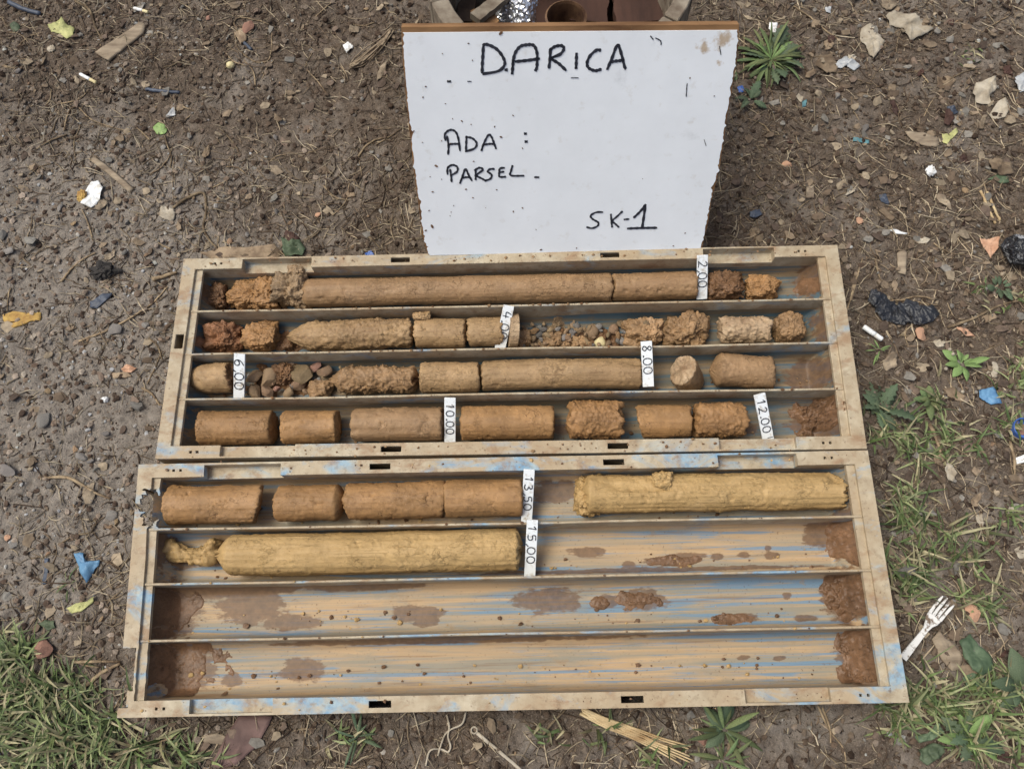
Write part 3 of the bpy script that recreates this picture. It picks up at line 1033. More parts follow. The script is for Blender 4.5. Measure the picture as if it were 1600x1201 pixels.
    return tag(o, label, "clay core", group)

def lump_shape(V, size, seed, amp=.28, cell=.0075, cellamp=.0026, bottom=-.55, fine=.0014):
    D = V / np.linalg.norm(V, axis=1, keepdims=True)
    S = seed * 9.1 + 1
    box = D / np.max(np.abs(D), axis=1, keepdims=True) ** .45
    r = 1 + amp * fbm(D * 1.5 + S, 3, 11) * 1.5
    P = box * r[:, None] * np.array(size)
    P = P + D * (cellamp * .85 * chunks(P + S, cell * 1.5, 21) + cellamp * .5 * chunks(P + S, cell * .7, 23) + fine * .9 * fbm(P * 330 + S, 3, 31))[:, None]
    P[:, 2] = np.maximum(P[:, 2], bottom * size[2])
    return P

def clump(name, label, cat, x, y, w, h, mat, seed, hz=None, amp=.28, cell=.0075, cellamp=.0028, sub=6, group="clay lumps in the core boxes", zbase=None, parent=None, rot=0):
    """rough lump w x h pixels seen from above, resting on the channel floor"""
    sx, sy = w / 2 / 1090.0, h / 2 / 1060.0
    sz = hz if hz else min(sx, sy)
    V, F = ICO[sub]
    P = lump_shape(V, (sx, sy, sz), seed, amp, cell, cellamp)
    zb = FLOOR + .001 if zbase is None else zbase
    c = at(x, y, zb + sz * .55)
    P[:, 2] += sz * .55
    o = link(name, mesh_np(name, P, F, True), M_CLAY.get(mat, mat) if isinstance(mat, str) else mat, None, (c[0], c[1], zb))
    if parent is not None:
        o.parent = parent
        o.location = Vector((c[0], c[1], zb)) - parent.location
        return o
    return tag(o, label, cat, group)

# far box, top channel
clump("clay_lump", "dark brown crumbly lump at the left end of the topmost channel", "clay lump", 343, 464, 34, 44, 'dark', 1)
clump("clay_lump", "orange crumbly soil heap left of the long grey-brown core", "clay lump", 398, 460, 88, 50, 'ochre', 2, amp=.4, hz=.02, cell=.006, cellamp=.004)
clump("clay_lump", "grey-brown torn lump climbing over the rim notch of the farther box", "clay lump", 458, 452, 66, 60, 'grey', 3, amp=.4, hz=.031, cellamp=.004)
clump("clay_lump", "small greyish crumb in the rim notch above the torn grey lump", "clay lump", 462, 423, 30, 15, 'grey', 41, hz=.007, zbase=.047, sub=5)
core("longest grey-brown clay core in the topmost channel, left piece", 466, 458, 955, 449, 50, 'brown', .22, .5, taper=(.02, 0), grooves=.5, seed=1, notch=[(.93, 1.2, .12, .006)])
core("grey-brown core piece ending at the 2,00 marker", 957, 449, 1086, 446, 49, 'brown', .3, .45, grooves=.4, seed=2)
clump("clay_lump", "dark crumbly lump right of the 2,00 marker", "clay lump", 1130, 450, 70, 46, 'dark', 5, amp=.35, cell=.007, cellamp=.0045)
clump("clay_lump", "orange rough lump last in the topmost channel", "clay lump", 1188, 451, 58, 40, 'ochre', 6, cellamp=.0036)
# far box, second channel
clump("clay_lump", "reddish broken lump leftmost in the second channel", "clay lump", 351, 529, 56, 46, 'red', 7, amp=.4, cellamp=.0036)
clump("clay_lump", "rounded orange lump beside the reddish broken lump", "clay lump", 410, 528, 60, 48, 'ochre', 8, cellamp=.003)
clump("clay_lump", "small dark red crumb between orange lump and tapered core", "clay lump", 452, 537, 26, 22, 'dark', 9, sub=5, hz=.009)
core("tan core with ragged tapering left end in the second channel", 452, 526, 643, 520, 52, 'tan', .8, .9, taper=(.045, 0), grooves=.6, seed=3)
clump("clay_lump", "little tan crumb lying on the gap between two tan cores", "clay lump", 657, 494, 30, 13, 'tan', 10, hz=.006, zbase=.05, sub=5)
core("short tan core with square ends left of the 4.00 core", 650, 521, 728, 520, 51, 'tan', .3, .5, grooves=.3, seed=4)
core("short tan core touching the 4.00 marker", 732, 520, 786, 518, 51, 'tan', .35, .6, grooves=.3, seed=5)
clump("clay_lump", "brown stony clod just above the 8.00 marker", "clay lump", 1009, 522, 64, 46, 'crumbly', 11, amp=.4, cellamp=.003)
clump("clay_lump", "split tan lump, taller than the stony clod beside it", "clay lump", 1062, 517, 50, 54, 'crumbly', 12, amp=.45, cellamp=.003)
clump("clay_lump", "round upper part of the split tan lump leaning right", "clay lump", 1086, 508, 48, 38, 'crumbly', 13, amp=.3, cellamp=.003, zbase=.02)
clump("clay_lump", "small foot of the split tan lump by the divider", "clay lump", 1089, 532, 30, 26, 'crumbly', 14, amp=.3, cellamp=.003, sub=5)
core("pale rough core fifth from the 4.00 marker, gritty skin", 1126, 517, 1200, 515, 47, 'pale', 1.0, .9, grooves=0, seed=6)
clump("clay_lump", "short core stump seen end on, yellow specks, last in second channel", "clay lump", 1231, 514, 52, 50, 'crumbly', 15, amp=.12, hz=.026, cellamp=.003)
# far box, third channel
core("pointed tan core at the left end beside the 6,00 marker", 290, 593, 364, 590, 51, 'tan', .4, .8, taper=(.035, 0), slant=(-.008, 0), grooves=.3, seed=7, ends=(None, 'dark'))  # dark clay on the right end paints in its shade
core("crumbly core, end coloured dark as shaded, in the third channel, gritty all over", 520, 594, 652, 592, 46, 'crumbly', 1.15, 1.2, taper=(.02, .006), grooves=0, seed=8, ends=(None, 'dark'))  # right end face coloured dark, standing in for shade
core("tan core piece between the crumbly core and the long bent core", 658, 590, 749, 588, 53, 'tan', .35, .4, grooves=.5, seed=9)
core("long slightly bent tan core ending at the 8.00 marker", 753, 588, 1001, 584, 52, 'tan', .16, .6, grooves=.7, seed=10, bow=.002, notch=[(.985, 1.0, .3, .02)])
core("upright stub cut diagonally, top coloured pale as if lit, right of the 8.00 marker", 1066, 578, 1079, 597, 52, 'brown', .35, .6, slant=(-.012, 0), grooves=.3, seed=11, zz=(.056, .012), ends=('pale', None))  # pale clay on the top face paints in the light it catches
core("thick orange-tan core last in the third channel, rounded left end", 1111, 577, 1208, 582, 57, 'brown', .5, .4, taper=(.012, 0), slant=(.004, -.004), grooves=.3, seed=12)
# far box, fourth channel
core("orange core leftmost in the fourth channel of the farther box", 315, 669, 427, 668, 57, 'orange', .35, .35, seed=13)
core("shortest smooth orange core, second in the fourth channel", 444, 667, 528, 666, 56, 'orange', .3, .35, seed=14)
core("orange-brown core touching the left side of the 10.00 marker", 553, 663, 692, 662, 56, 'brown', .3, .35, seed=15)
core("orange core right of the 10.00 marker", 722, 661, 864, 660, 57, 'orange', .3, .35, seed=16)
core("rough knobbly orange core midway between 10.00 and 12.00 markers", 890, 656, 968, 656, 64, 'ochre', 1.05, 1.0, grooves=0, seed=17)
core("orange core with slanted left end, right of the knobbly core", 1000, 659, 1078, 658, 54, 'orange', .35, .4, slant=(-.008, 0), seed=18)
core("rough orange core nearest the 12.00 marker", 1087, 656, 1161, 656, 58, 'ochre', .85, .9, grooves=0, seed=19)
# near box, first channel
core("brown-orange core leftmost in the nearer box, slanted right end", 265, 789, 405, 787, 61, 'orange', .4, .45, slant=(0, .008), seed=20)
core("round ended orange core second in the nearer box", 435, 786, 540, 784, 59, 'orange', .4, .4, taper=(0, .012), seed=21)
core("orange core with slanted ends left of the core at 13,50", 545, 783, 692, 780, 59, 'orange', .45, .45, slant=(-.004, .006), seed=22)
core("smooth reddish core touching the 13,50 marker", 696, 779, 816, 777, 59, 'orange', .3, .35, seed=23)
core("ragged yellow core in the top channel of the nearer box", 908, 772, 1312, 767, 60, 'yellow', .42, 1.5, taper=(.012, 0), grooves=1.0, seed=24, notch=[(.20, 1.3, .20, .026), (.12, 1.2, .12, .012), (.30, 1.5, .10, .02), (.97, 1.0, .25, .010), (.99, .2, .2, .006)])
clump("clay_lump", "small yellow crumb stuck on top of the ragged yellow core", "clay lump", 1036, 750, 34, 26, 'yellow', 16, hz=.009, zbase=.055, sub=5)
clump("clay_lump", "rough knob at the left end of the ragged yellow core", "clay lump", 921, 772, 44, 62, 'yellow', 17, amp=.3, cellamp=.0036, hz=.027)
# near box, second channel
core("smooth long yellow core ending at the 15,00 marker", 343, 867, 812, 857, 64, 'yellow', .28, 1.1, taper=(.020, .004), grooves=1.0, seed=25, bow=-.0015, notch=[(.22, 1.6, .07, .012), (.26, 1.2, .06, .01)])

def arm_lump():
    """torn yellow-brown piece with a narrow waist"""
    zc = FLOOR + .016
    pts = [at(x, y, zc) for x, y in [(244, 852), (262, 858), (285, 866), (306, 870), (322, 866), (330, 856), (324, 848)]]
    rad = [.008, .014, .0125, .012, .0165, .016, .010]
    pts, rr = smooth_line(pts, 10), np.interp(np.linspace(0, 6, 61), range(7), rad)
    mb = MB()
    mb.tube(pts, np.r_[.002, rr[1:-1], .002], 40)
    V = np.concatenate(mb.V)
    c = V.mean(0)
    c[2] = FLOOR
    V = V - c
    f1, _ = worley(V * 130, 3)
    nrm = np.repeat(pts, 40, 0) - c
    D = V - nrm
    D /= np.linalg.norm(D, axis=1, keepdims=True) + 1e-9
    V = V + D * (.006 * fbm(V * 60, 4, 2) + .0026 * chunks(V, .009, 5) + .0016 * chunks(V, .004, 6))[:, None]
    V[:, 2] = np.maximum(V[:, 2], .001)
    o = link("clay_lump", mesh_np("clay_lump", V, mb.F, True), M_CLAY['yellow'], None, c)
    tag(o, "torn bone shaped yellow-brown lump left of the smooth yellow core", "clay lump", "clay lumps in the core boxes")
arm_lump()

# mud left in the channel ends and loose crumbs: parts of their box
def inv_bil(Q, P):
    L_ = np.full((len(P), 2), .5) * [BL, BW]
    for _ in range(12):
        e = 1e-4
        f0 = bil(Q, L_[:, 0], L_[:, 1])
        fx = (bil(Q, L_[:, 0] + e, L_[:, 1]) - f0) / e
        fy = (bil(Q, L_[:, 0], L_[:, 1] + e) - f0) / e
        r = P - f0
        det = fx[:, 0] * fy[:, 1] - fx[:, 1] * fy[:, 0]
        L_ = L_ + np.stack([(r[:, 0] * fy[:, 1] - r[:, 1] * fy[:, 0]) / det, (fx[:, 0] * r[:, 1] - fx[:, 1] * r[:, 0]) / det], 1)
    return L_

def mud_smear(box, Q, px, py, rx, ry, thick, seed, mat='mud', cell=.006):
    """thin uneven skin of mud following the channel floor and its sloped end"""
    c = at(px, py, FLOOR)
    lc = inv_bil(Q, c[None, :2])[0]
    row = int(np.clip((lc[1] - RIMY) // PITCH, 0, 3))
    y0, y1 = RIMY + row * PITCH + .003, RIMY + (row + 1) * PITCH - .003
    kx, ky = rx / 1090, ry / 1060
    xs = np.arange(max(RIMX + .002, lc[0] - kx * 1.5), min(BL - RIMX - .002, lc[0] + kx * 1.5), .0013)
    ys = np.arange(max(y0, lc[1] - ky * 1.5), min(y1, lc[1] + ky * 1.5), .0013)
    X, Y = np.meshgrid(xs, ys)
    q = np.abs(Y - (y0 + y1) / 2) / ((y1 - y0) / 2 + .001)
    side = np.where(q > .6, (1 - np.sqrt(np.clip(1 - ((q - .6) / .4) ** 2, 0, 1))) * .026, 0)
    e = np.minimum(X - RIMX, BL - RIMX - X)
    base = FLOOR + np.maximum(side, np.clip((.030 - e) / .030, 0, 1) ** 1.25 * .047)
    P = np.stack([X.ravel(), Y.ravel(), X.ravel() * 0 + seed], 1)
    d = 1 - np.sqrt(((X - lc[0]) / kx) ** 2 + ((Y - lc[1]) / ky) ** 2)
    n = fbm(P * [55, 55, 1], 4, seed).reshape(X.shape)
    lum = (.6 - worley(P / [cell, cell, 1], seed)[0]).reshape(X.shape)
    fin = fbm(P * [300, 300, 1], 3, seed + 5).reshape(X.shape)
    t = np.clip(d * 1.2 + n * 1.1, -1, 1)
    Z = base + np.where(t > 0, .0006 + thick * np.clip(t, 0, .6) * (1 + 1.3 * lum + .7 * fin), t * .006 - .0004)
    V = np.c_[bil(Q, X.ravel(), Y.ravel()), Z.ravel()]
    ny, nx = X.shape
    i = np.arange(ny - 1)[:, None] * nx + np.arange(nx - 1)[None]
    F = np.stack([i, i + 1, i + nx + 1, i + nx], -1).reshape(-1, 4)
    F = F[t.ravel()[F].max(1) > -.15]
    return link("mud_smear", mesh_np("mud_smear", V, F, True), M_CLAY[mat], box)
for a in [(BOX1, Q1, 1258, 455, 16, 16, .004, 51), (BOX1, Q1, 1278, 655, 44, 30, .016, 53), (BOX1, Q1, 1300, 640, 26, 26, .012, 60), (BOX1, Q1, 345, 470, 30, 18, .004, 61),
          (BOX2, Q2, 1316, 838, 22, 38, .007, 54), (BOX2, Q2, 1316, 930, 34, 42, .010, 55), (BOX2, Q2, 1352, 1025, 34, 56, .007, 56), (BOX2, Q2, 285, 1040, 58, 38, .0022, 57), (BOX2, Q2, 262, 955, 50, 44, .0012, 62),
          (BOX2, Q2, 1000, 937, 30, 12, .002, 64), (BOX2, Q2, 1050, 876, 36, 7, .0016, 65), (BOX2, Q2, 940, 943, 22, 8, .002, 66), (BOX2, Q2, 1150, 966, 30, 7, .0016, 67)]:
    mud_smear(*a)

def box_crumbs(box, Q, n, mat, seed, box_i):
    g = np.random.default_rng(seed)
    B, BF = ICO[1]
    Vs, Fs = [], []
    for k in range(n):
        row = g.integers(0, 4)
        x = g.uniform(.03, BL - .03)
        m = g.random()
        if m < .35:       # on rims and divider tops
            if g.random() < .5:
                y, z = (g.choice([.010, BW - .010]) + g.normal(0, .004)), QH
                z += .0006
            else:
                y, z = RIMY + g.integers(1, 4) * PITCH, QH - .0022
        else:
            y, z = RIMY + (row + g.uniform(.12, .5)) * PITCH, FLOOR + .001
        r = .0008 + .0028 * g.random() ** 3
        if m < .35: r *= .7
        p = bil(Q, x, y)
        Vs.append(B * (1 + g.normal(0, .2, (12, 1))) * r * [1.2, 1, .7] + [p[0], p[1], z + r * .3])
        Fs.append(BF + 12 * k)
    o = link("clay_crumbs", mesh_np("clay_crumbs", np.concatenate(Vs), np.concatenate(Fs), False), mat, box)
    o['kind'] = 'stuff'
box_crumbs(BOX1, Q1, 420, M_CLAY['dark'], 1, 0)
box_crumbs(BOX1, Q1, 520, M_CLAY['crumbly'], 5, 0)
box_crumbs(BOX2, Q2, 260, M_CLAY['mud'], 2, 1)
box_crumbs(BOX2, Q2, 160, M_CLAY['yellow'], 6, 1)

# ------------------------------------------------------------------ gravel pieces inside the channels: each stone a thing
def stone_mesh(seed, sub=3, ang=.25, sc=(1, .8, .65)):
    V, F = ICO[sub]
    g = np.random.default_rng(seed)
    P = V * sc
    for _ in range(7):                              # chip flat faces off
        n = g.normal(size=3); n /= np.linalg.norm(n)
        d = g.uniform(.5, .8) * np.linalg.norm(n * np.array(sc))
        t = P @ n - d
        P = P - np.clip(t, 0, None)[:, None] * n * min(1, ang * 3)
    P = P * (1 + .10 * fbm(V * 1.8 + seed, 3, seed))[:, None]
    return mesh_np("pebble", P, F, ang < .2)
PEBS = [stone_mesh(s, 3, .08, (1, .82, .6)) for s in range(5)]
ROCKS = [stone_mesh(s + 20, 3, .35, (1, .72, .6)) for s in range(6)]

def stone(name, me, x, y, px, mat, label, cat, group, z=None, k=1.0, asp=1.0, rz=None):
    r = px / 2 / 1090.0
    me2 = me.copy()
    me2.materials.clear()
    me2.materials.append(mat)
    o = bpy.data.objects.new(name, me2)
    COL.objects.link(o)
    zb = (FLOOR + r * .45) if z is None else z + r * .3
    o.location = Vector([float(c) for c in at(x, y, zb)])
    o.scale = (r, r * asp, r * k)
    o.rotation_euler = (random.uniform(-.25, .25), random.uniform(-.25, .25), random.uniform(0, 6.28) if rz is None else rz)
    return tag(o, label, cat, group)
GP = "pebbles lying in the second channel"
stone("pebble", PEBS[0], 841, 519, 26, M_STONE, "pale grey round pebble right of the 4.00 marker", "pebble", GP)
stone("pebble", PEBS[1], 925, 518, 30, M_BSTONE, "largest smooth brown pebble in the second channel", "pebble", GP, rz=1.5)
stone("pebble", PEBS[2], 938, 536, 26, M_CREAM, "pale tan egg shaped pebble below the largest brown pebble", "pebble", GP, rz=1.3)
stone("brick_chip", ROCKS[0], 838, 543, 18, M_BRICK, "little red brick chip among the pebbles near the divider", "brick chip", GP)
stone("pebble", PEBS[3], 901, 509, 14, M_STONE, "small whitish grey pebble above the brown pebbles", "pebble", GP)
stone("pebble", PEBS[4], 959, 515, 22, M_BSTONE, "tall brown pebble left of the stony clod", "pebble", GP, rz=1.4)
stone("pebble", PEBS[0], 970, 506, 18, M_BSTONE, "brown pebble topmost beside the stony clod", "pebble", GP)
stone("pebble", PEBS[1], 1007, 506, 20, M_BSTONE, "smooth pebble stuck in the top of the stony clod", "pebble", GP, z=.036)
clump("clay_lump", "left one of two gritty clods below the pale grey pebble", "clay lump", 864, 533, 32, 26, 'crumbly', 61, sub=5)
clump("clay_lump", "right one of two gritty clods in the pebble heap", "clay lump", 884, 533, 22, 26, 'crumbly', 62, sub=5)
clump("clay_lump", "gritty clod under the leftmost pebbles beside the 4.00 marker", "clay lump", 816, 530, 30, 30, 'crumbly', 63, sub=5)
clump("clay_lump", "gritty clod left of the pale egg shaped pebble", "clay lump", 904, 536, 26, 24, 'crumbly', 64, sub=5)
mud_smear(BOX1, Q1, 860, 525, 62, 22, .008, 71, 'grey', .004)
mud_smear(BOX1, Q1, 935, 530, 50, 18, .007, 72, 'dark', .004)
mud_smear(BOX1, Q1, 450, 595, 62, 24, .012, 73, 'dark', .005)
mud_smear(BOX1, Q1, 452, 535, 26, 18, .008, 74, 'dark', .005)
mud_smear(BOX1, Q1, 1128, 462, 40, 14, .010, 75, 'dark', .005)
mud_smear(BOX1, Q1, 345, 545, 34, 10, .008, 76, 'red', .005)
g2 = random.Random(5)
for k in range(62):
    x, y = g2.uniform(806, 982), g2.uniform(504, 545)
    if x > 900 and y < 508: y += 16
    if x < 840 and y < 506: y += 8
    stone("pebble", PEBS[k % 5] if k % 3 else ROCKS[k % 6], x, y, g2.choice([7, 8, 9, 10, 12, 14, 17]), g2.choice([M_BSTONE, M_BSTONE, M_BSTONE, M_STONE]),
          "small brown or grey pebble in the gravel between 4.00 marker and stony clod", "pebble", "small gravel beside the 4.00 marker", z=FLOOR + g2.uniform(.004, .014), asp=g2.uniform(.7, 1))
for k in range(34):
    x, y = g2.uniform(808, 985), g2.uniform(512, 545)
    cz = g2.choice([("dark brown", M_CLAY['dark']), ("tan", M_BSTONE), ("brown crumbly", M_CLAY['crumbly']), ("grey", M_STONE)])
    stone("pebble", ROCKS[k % 6], x, y, g2.choice([12, 14, 16, 19]), cz[1], "coarser " + cz[0] + " stone in the gravel heap right of the 4.00 marker", "pebble", "coarse gravel beside the 4.00 marker", z=FLOOR + g2.uniform(.005, .012), asp=g2.uniform(.7, 1))
GR = "angular stones lying in the third channel"
for (x, y, s, m, lab, rz, q) in [
    (398, 588, 30, M_BSTONE, "dark round stone right of the 6,00 marker", .4, 0), (420, 590, 38, M_BSTONE, "tan angular stone with a pointed top among dark stones", 1.2, 1),
    (398, 610, 30, M_BSTONE, "flat dark stone touching the divider beside the 6,00 marker", 2.3, 2), (417, 611, 30, M_BSTONE, "dark slab like stone second from the 6,00 marker at the bottom", 2.5, 3),
    (470, 584, 46, M_BSTONE, "largest angular brown stone in the third channel", 2.4, 4), (456, 568, 18, M_BSTONE, "small dark stone atop the largest angular stone", .3, 5),
    (494, 573, 26, M_BRICK, "red brick piece behind the largest angular stone", .1, 0), (508, 580, 28, M_BSTONE, "brown stone between the brick piece and the crumbly core", .2, 1),
    (466, 602, 28, M_BSTONE, "wedge shaped stone below the largest angular stone", .5, 2), (433, 607, 15, M_BRICK, "small red brick bit between two dark slabs", .6, 3),
    (497, 597, 18, M_BSTONE, "squarish brown stone below the red brick piece", .2, 4), (452, 612, 22, M_BSTONE, "yellowish lump like stone at the divider", .7, 5)]:
    stone("broken_stone", ROCKS[q], x, y, s * 1.1, m, lab, "stone", GR, rz=rz, z=FLOOR + .010)
clump("clay_lump", "round tan gritty clod by the divider among angular stones", "clay lump", 502, 610, 42, 34, 'crumbly', 65, sub=5)
clump("clay_lump", "mound of fine grit between the angular stones", "clay lump", 444, 585, 42, 34, 'dark', 66, sub=6, cell=.005, cellamp=.004)
for k in range(34):
    stone("broken_stone", ROCKS[k % 6], g2.uniform(386, 535), g2.uniform(573, 617), g2.choice([7, 8, 10, 12]), g2.choice([M_BSTONE, M_BSTONE, M_STONE]),
          "small brown stone chip between the larger angular stones beside the 6,00 marker", "stone", "small chips beside the 6,00 marker", z=FLOOR + g2.uniform(.008, .016))

# ------------------------------------------------------------------ depth markers
GLY = {
    '0': [[(.5, .0), (.15, .15), (.02, .5), (.15, .88), (.45, 1), (.78, .85), (.9, .5), (.78, .15), (.45, .0)]],
    '1': [[(.2, .72), (.55, 1), (.5, .5), (.48, 0)]],
    '2': [[(.1, .8), (.4, 1), (.75, .88), (.7, .6), (.35, .25), (.05, .02), (.45, .06), (.95, .0)]],
    '3': [[(.1, .95), (.5, 1), (.75, .82), (.4, .55), (.8, .4), (.78, .1), (.4, 0), (.05, .1)]],
    '4': [[(.3, 1), (.1, .4), (.9, .42)], [(.72, .75), (.62, 0)]],
    '5': [[(.85, 1), (.25, .98), (.2, .6), (.6, .62), (.82, .35), (.6, .04), (.1, .05)]],
    '6': [[(.75, 1), (.25, .7), (.08, .3), (.35, .0), (.75, .1), (.75, .42), (.4, .52), (.12, .3)]],
    '8': [[(.75, .85), (.4, 1), (.15, .8), (.4, .55), (.75, .25), (.45, 0), (.12, .22), (.45, .55), (.75, .85)]],
    ',': [[(.45, .16), (.35, .02), (.1, -.18)]],
    '.': [[(.15, .02), (.3, .12), (.42, .02)]],
    '-': [[(.1, .5), (.8, .5)]],
}

def ribbon(mb, pts, nrm, width, lift=.00035, thick=.00025, per=5):
    P = smooth_line(pts, per)
    nrm = np.asarray(nrm, float)
    V = []
    for i, p in enumerate(P):
        t = P[min(i + 1, len(P) - 1)] - P[max(i - 1, 0)]
        t /= np.linalg.norm(t) + 1e-12
        s = np.cross(nrm, t)
        w = width * (.5 + .09 * math.sin(i * 1.3 + p[0] * 300)) * (.75 if i in (0, len(P) - 1) else 1)
        V += [p + s * w + nrm * lift, p - s * w + nrm * lift, p - s * w + nrm * (lift + thick), p + s * w + nrm * (lift + thick)]
    n = len(P)
    F = [(0, 1, 2, 3), (4 * n - 1, 4 * n - 2, 4 * n - 3, 4 * n - 4)]
    for i in range(n - 1):
        for q in range(4):
            F.append((4 * i + q, 4 * i + 4 + q, 4 * i + 4 + (q + 1) % 4, 4 * i + (q + 1) % 4))
    mb.add(V, F)

def marker(text, xt, yt, xb, yb, label, zt=.0735, zb=.034, wpx=19, start=.1, pitch=None, gw=.62, disc=False, dash=False):
    T, B = at(xt, yt, zt), at(xb, yb, zb)
    dn = B - T
    Ln = np.linalg.norm(dn)
    dn /= Ln
    rt = np.array([1.0, 0, 0]) - dn * dn[0]
    rt /= np.linalg.norm(rt)
    nr = np.cross(rt, -dn)
    if nr[2] < 0: nr = -nr
    w = wpx / 2 / 1130.0
    c = (T + B) / 2
    root = thing("depth_marker", (c[0], c[1], FLOOR), label, "depth marker", "white depth markers between the cores")
    th = .0022
    mb = MB()
    ext = .008                                     # foot hidden behind the divider
    mb.box(c + dn * ext / 2 - nr * th, rt * w, dn * (Ln + ext) / 2, nr * th)
    mb.build("strip", M_TAG, root, bevel=.0004)
    ink = MB()
    H = 2 * w * min(.84, gw * 1.15)
    cur = start * Ln
    adv = pitch if pitch else (Ln * .86 - start * Ln) / max(1, len(text) - text.count('.') * .55 - text.count(',') * .55)
    for ch in text:
        a = adv * (.45 if ch in '.,' else 1)
        for st in GLY[ch]:
            pts = []
            for gx, gy in st:
                gxx = gx * (adv * .82)
                pts.append(T + dn * (cur + gxx) + rt * ((gy - .5) * H))
            ribbon(ink, pts, nr, .0015)
        cur += a
    if dash:
        ribbon(ink, [T + dn * (Ln * .94) + rt * H * -.1, T + dn * (Ln * .94) + rt * H * .6], nr, .001)
    ink.build("lettering", M_INK, root)
    if disc:
        mb = MB()
        prof = []
        cc = np.array([c[0] + .014, c[1] - .001, 0])
        n = 22
        V = []
        for sx in (-.008, .006):
            for k in range(n):
                a = math.pi * 2 * k / n
                V.append((cc[0] + sx + .004 * math.sin(a) , cc[1] + .027 * math.cos(a) * 1.0, FLOOR + .0285 + .027 * math.sin(a)))
        F = [tuple(range(n)), tuple(range(2 * n - 1, n - 1, -1))] + [(k, n + k, n + (k + 1) % n, (k + 1) % n) for k in range(n)]
        mb.add(V, F)
        mb.build("end_disc", M_CLAY['pale'], root, bevel=.001)
    return root
marker("2,00", 1098, 399, 1097, 460, "white depth marker reading 2,00 at the end of the topmost core", start=.14, gw=.72)
marker("4.00", 795, 478, 782, 541, "white depth marker reading 4.00, tilted, with a pale disc behind", start=.14, disc=True, gw=.72)
marker("6,00", 374, 553, 373, 621, "white depth marker reading 6,00 near the left end of the third channel", start=.12, gw=.8)
marker("8.00", 1010, 533, 1013, 596, "white depth marker reading 8.00 standing over the blue channel floor", zt=.0735, zb=.048, start=.1, gw=.7)
marker("10.00", 703, 622, 703, 690, "white depth marker reading 10.00 between two orange cores", start=.12)
marker("12.00", 1187, 616, 1201, 688, "white depth marker reading 12.00, leaning, right of the rough core", start=.1, dash=True)
marker("13,50", 827, 734, 823, 810, "white depth marker reading 13,50 in the nearer box", start=.12, wpx=18)
marker("15,00", 832, 813, 828, 894, "white depth marker reading 15,00 at the end of the smooth yellow core", start=.08, wpx=18)

# ------------------------------------------------------------------ white board with handwriting
D2 = 1.0026
def dep(x, y, D):
    return CAM + D * ray(x, y)
bTL, bTR = dep(629, 56, D2), dep(1154, 50, D2)
bBL, bBR = at(668, 399, .068), at(1097, 389, .068)
pn = np.cross(bTR - bBL, bTL - bBR)
pn /= np.linalg.norm(pn)
if pn[1] > 0: pn = -pn
p0 = (bTL + bTR + bBL + bBR) / 4
def onb(x, y, lift=0.0):
    d = ray(x, y)
    return CAM + d * (((p0 - CAM) @ pn) / (d @ pn)) + pn * lift

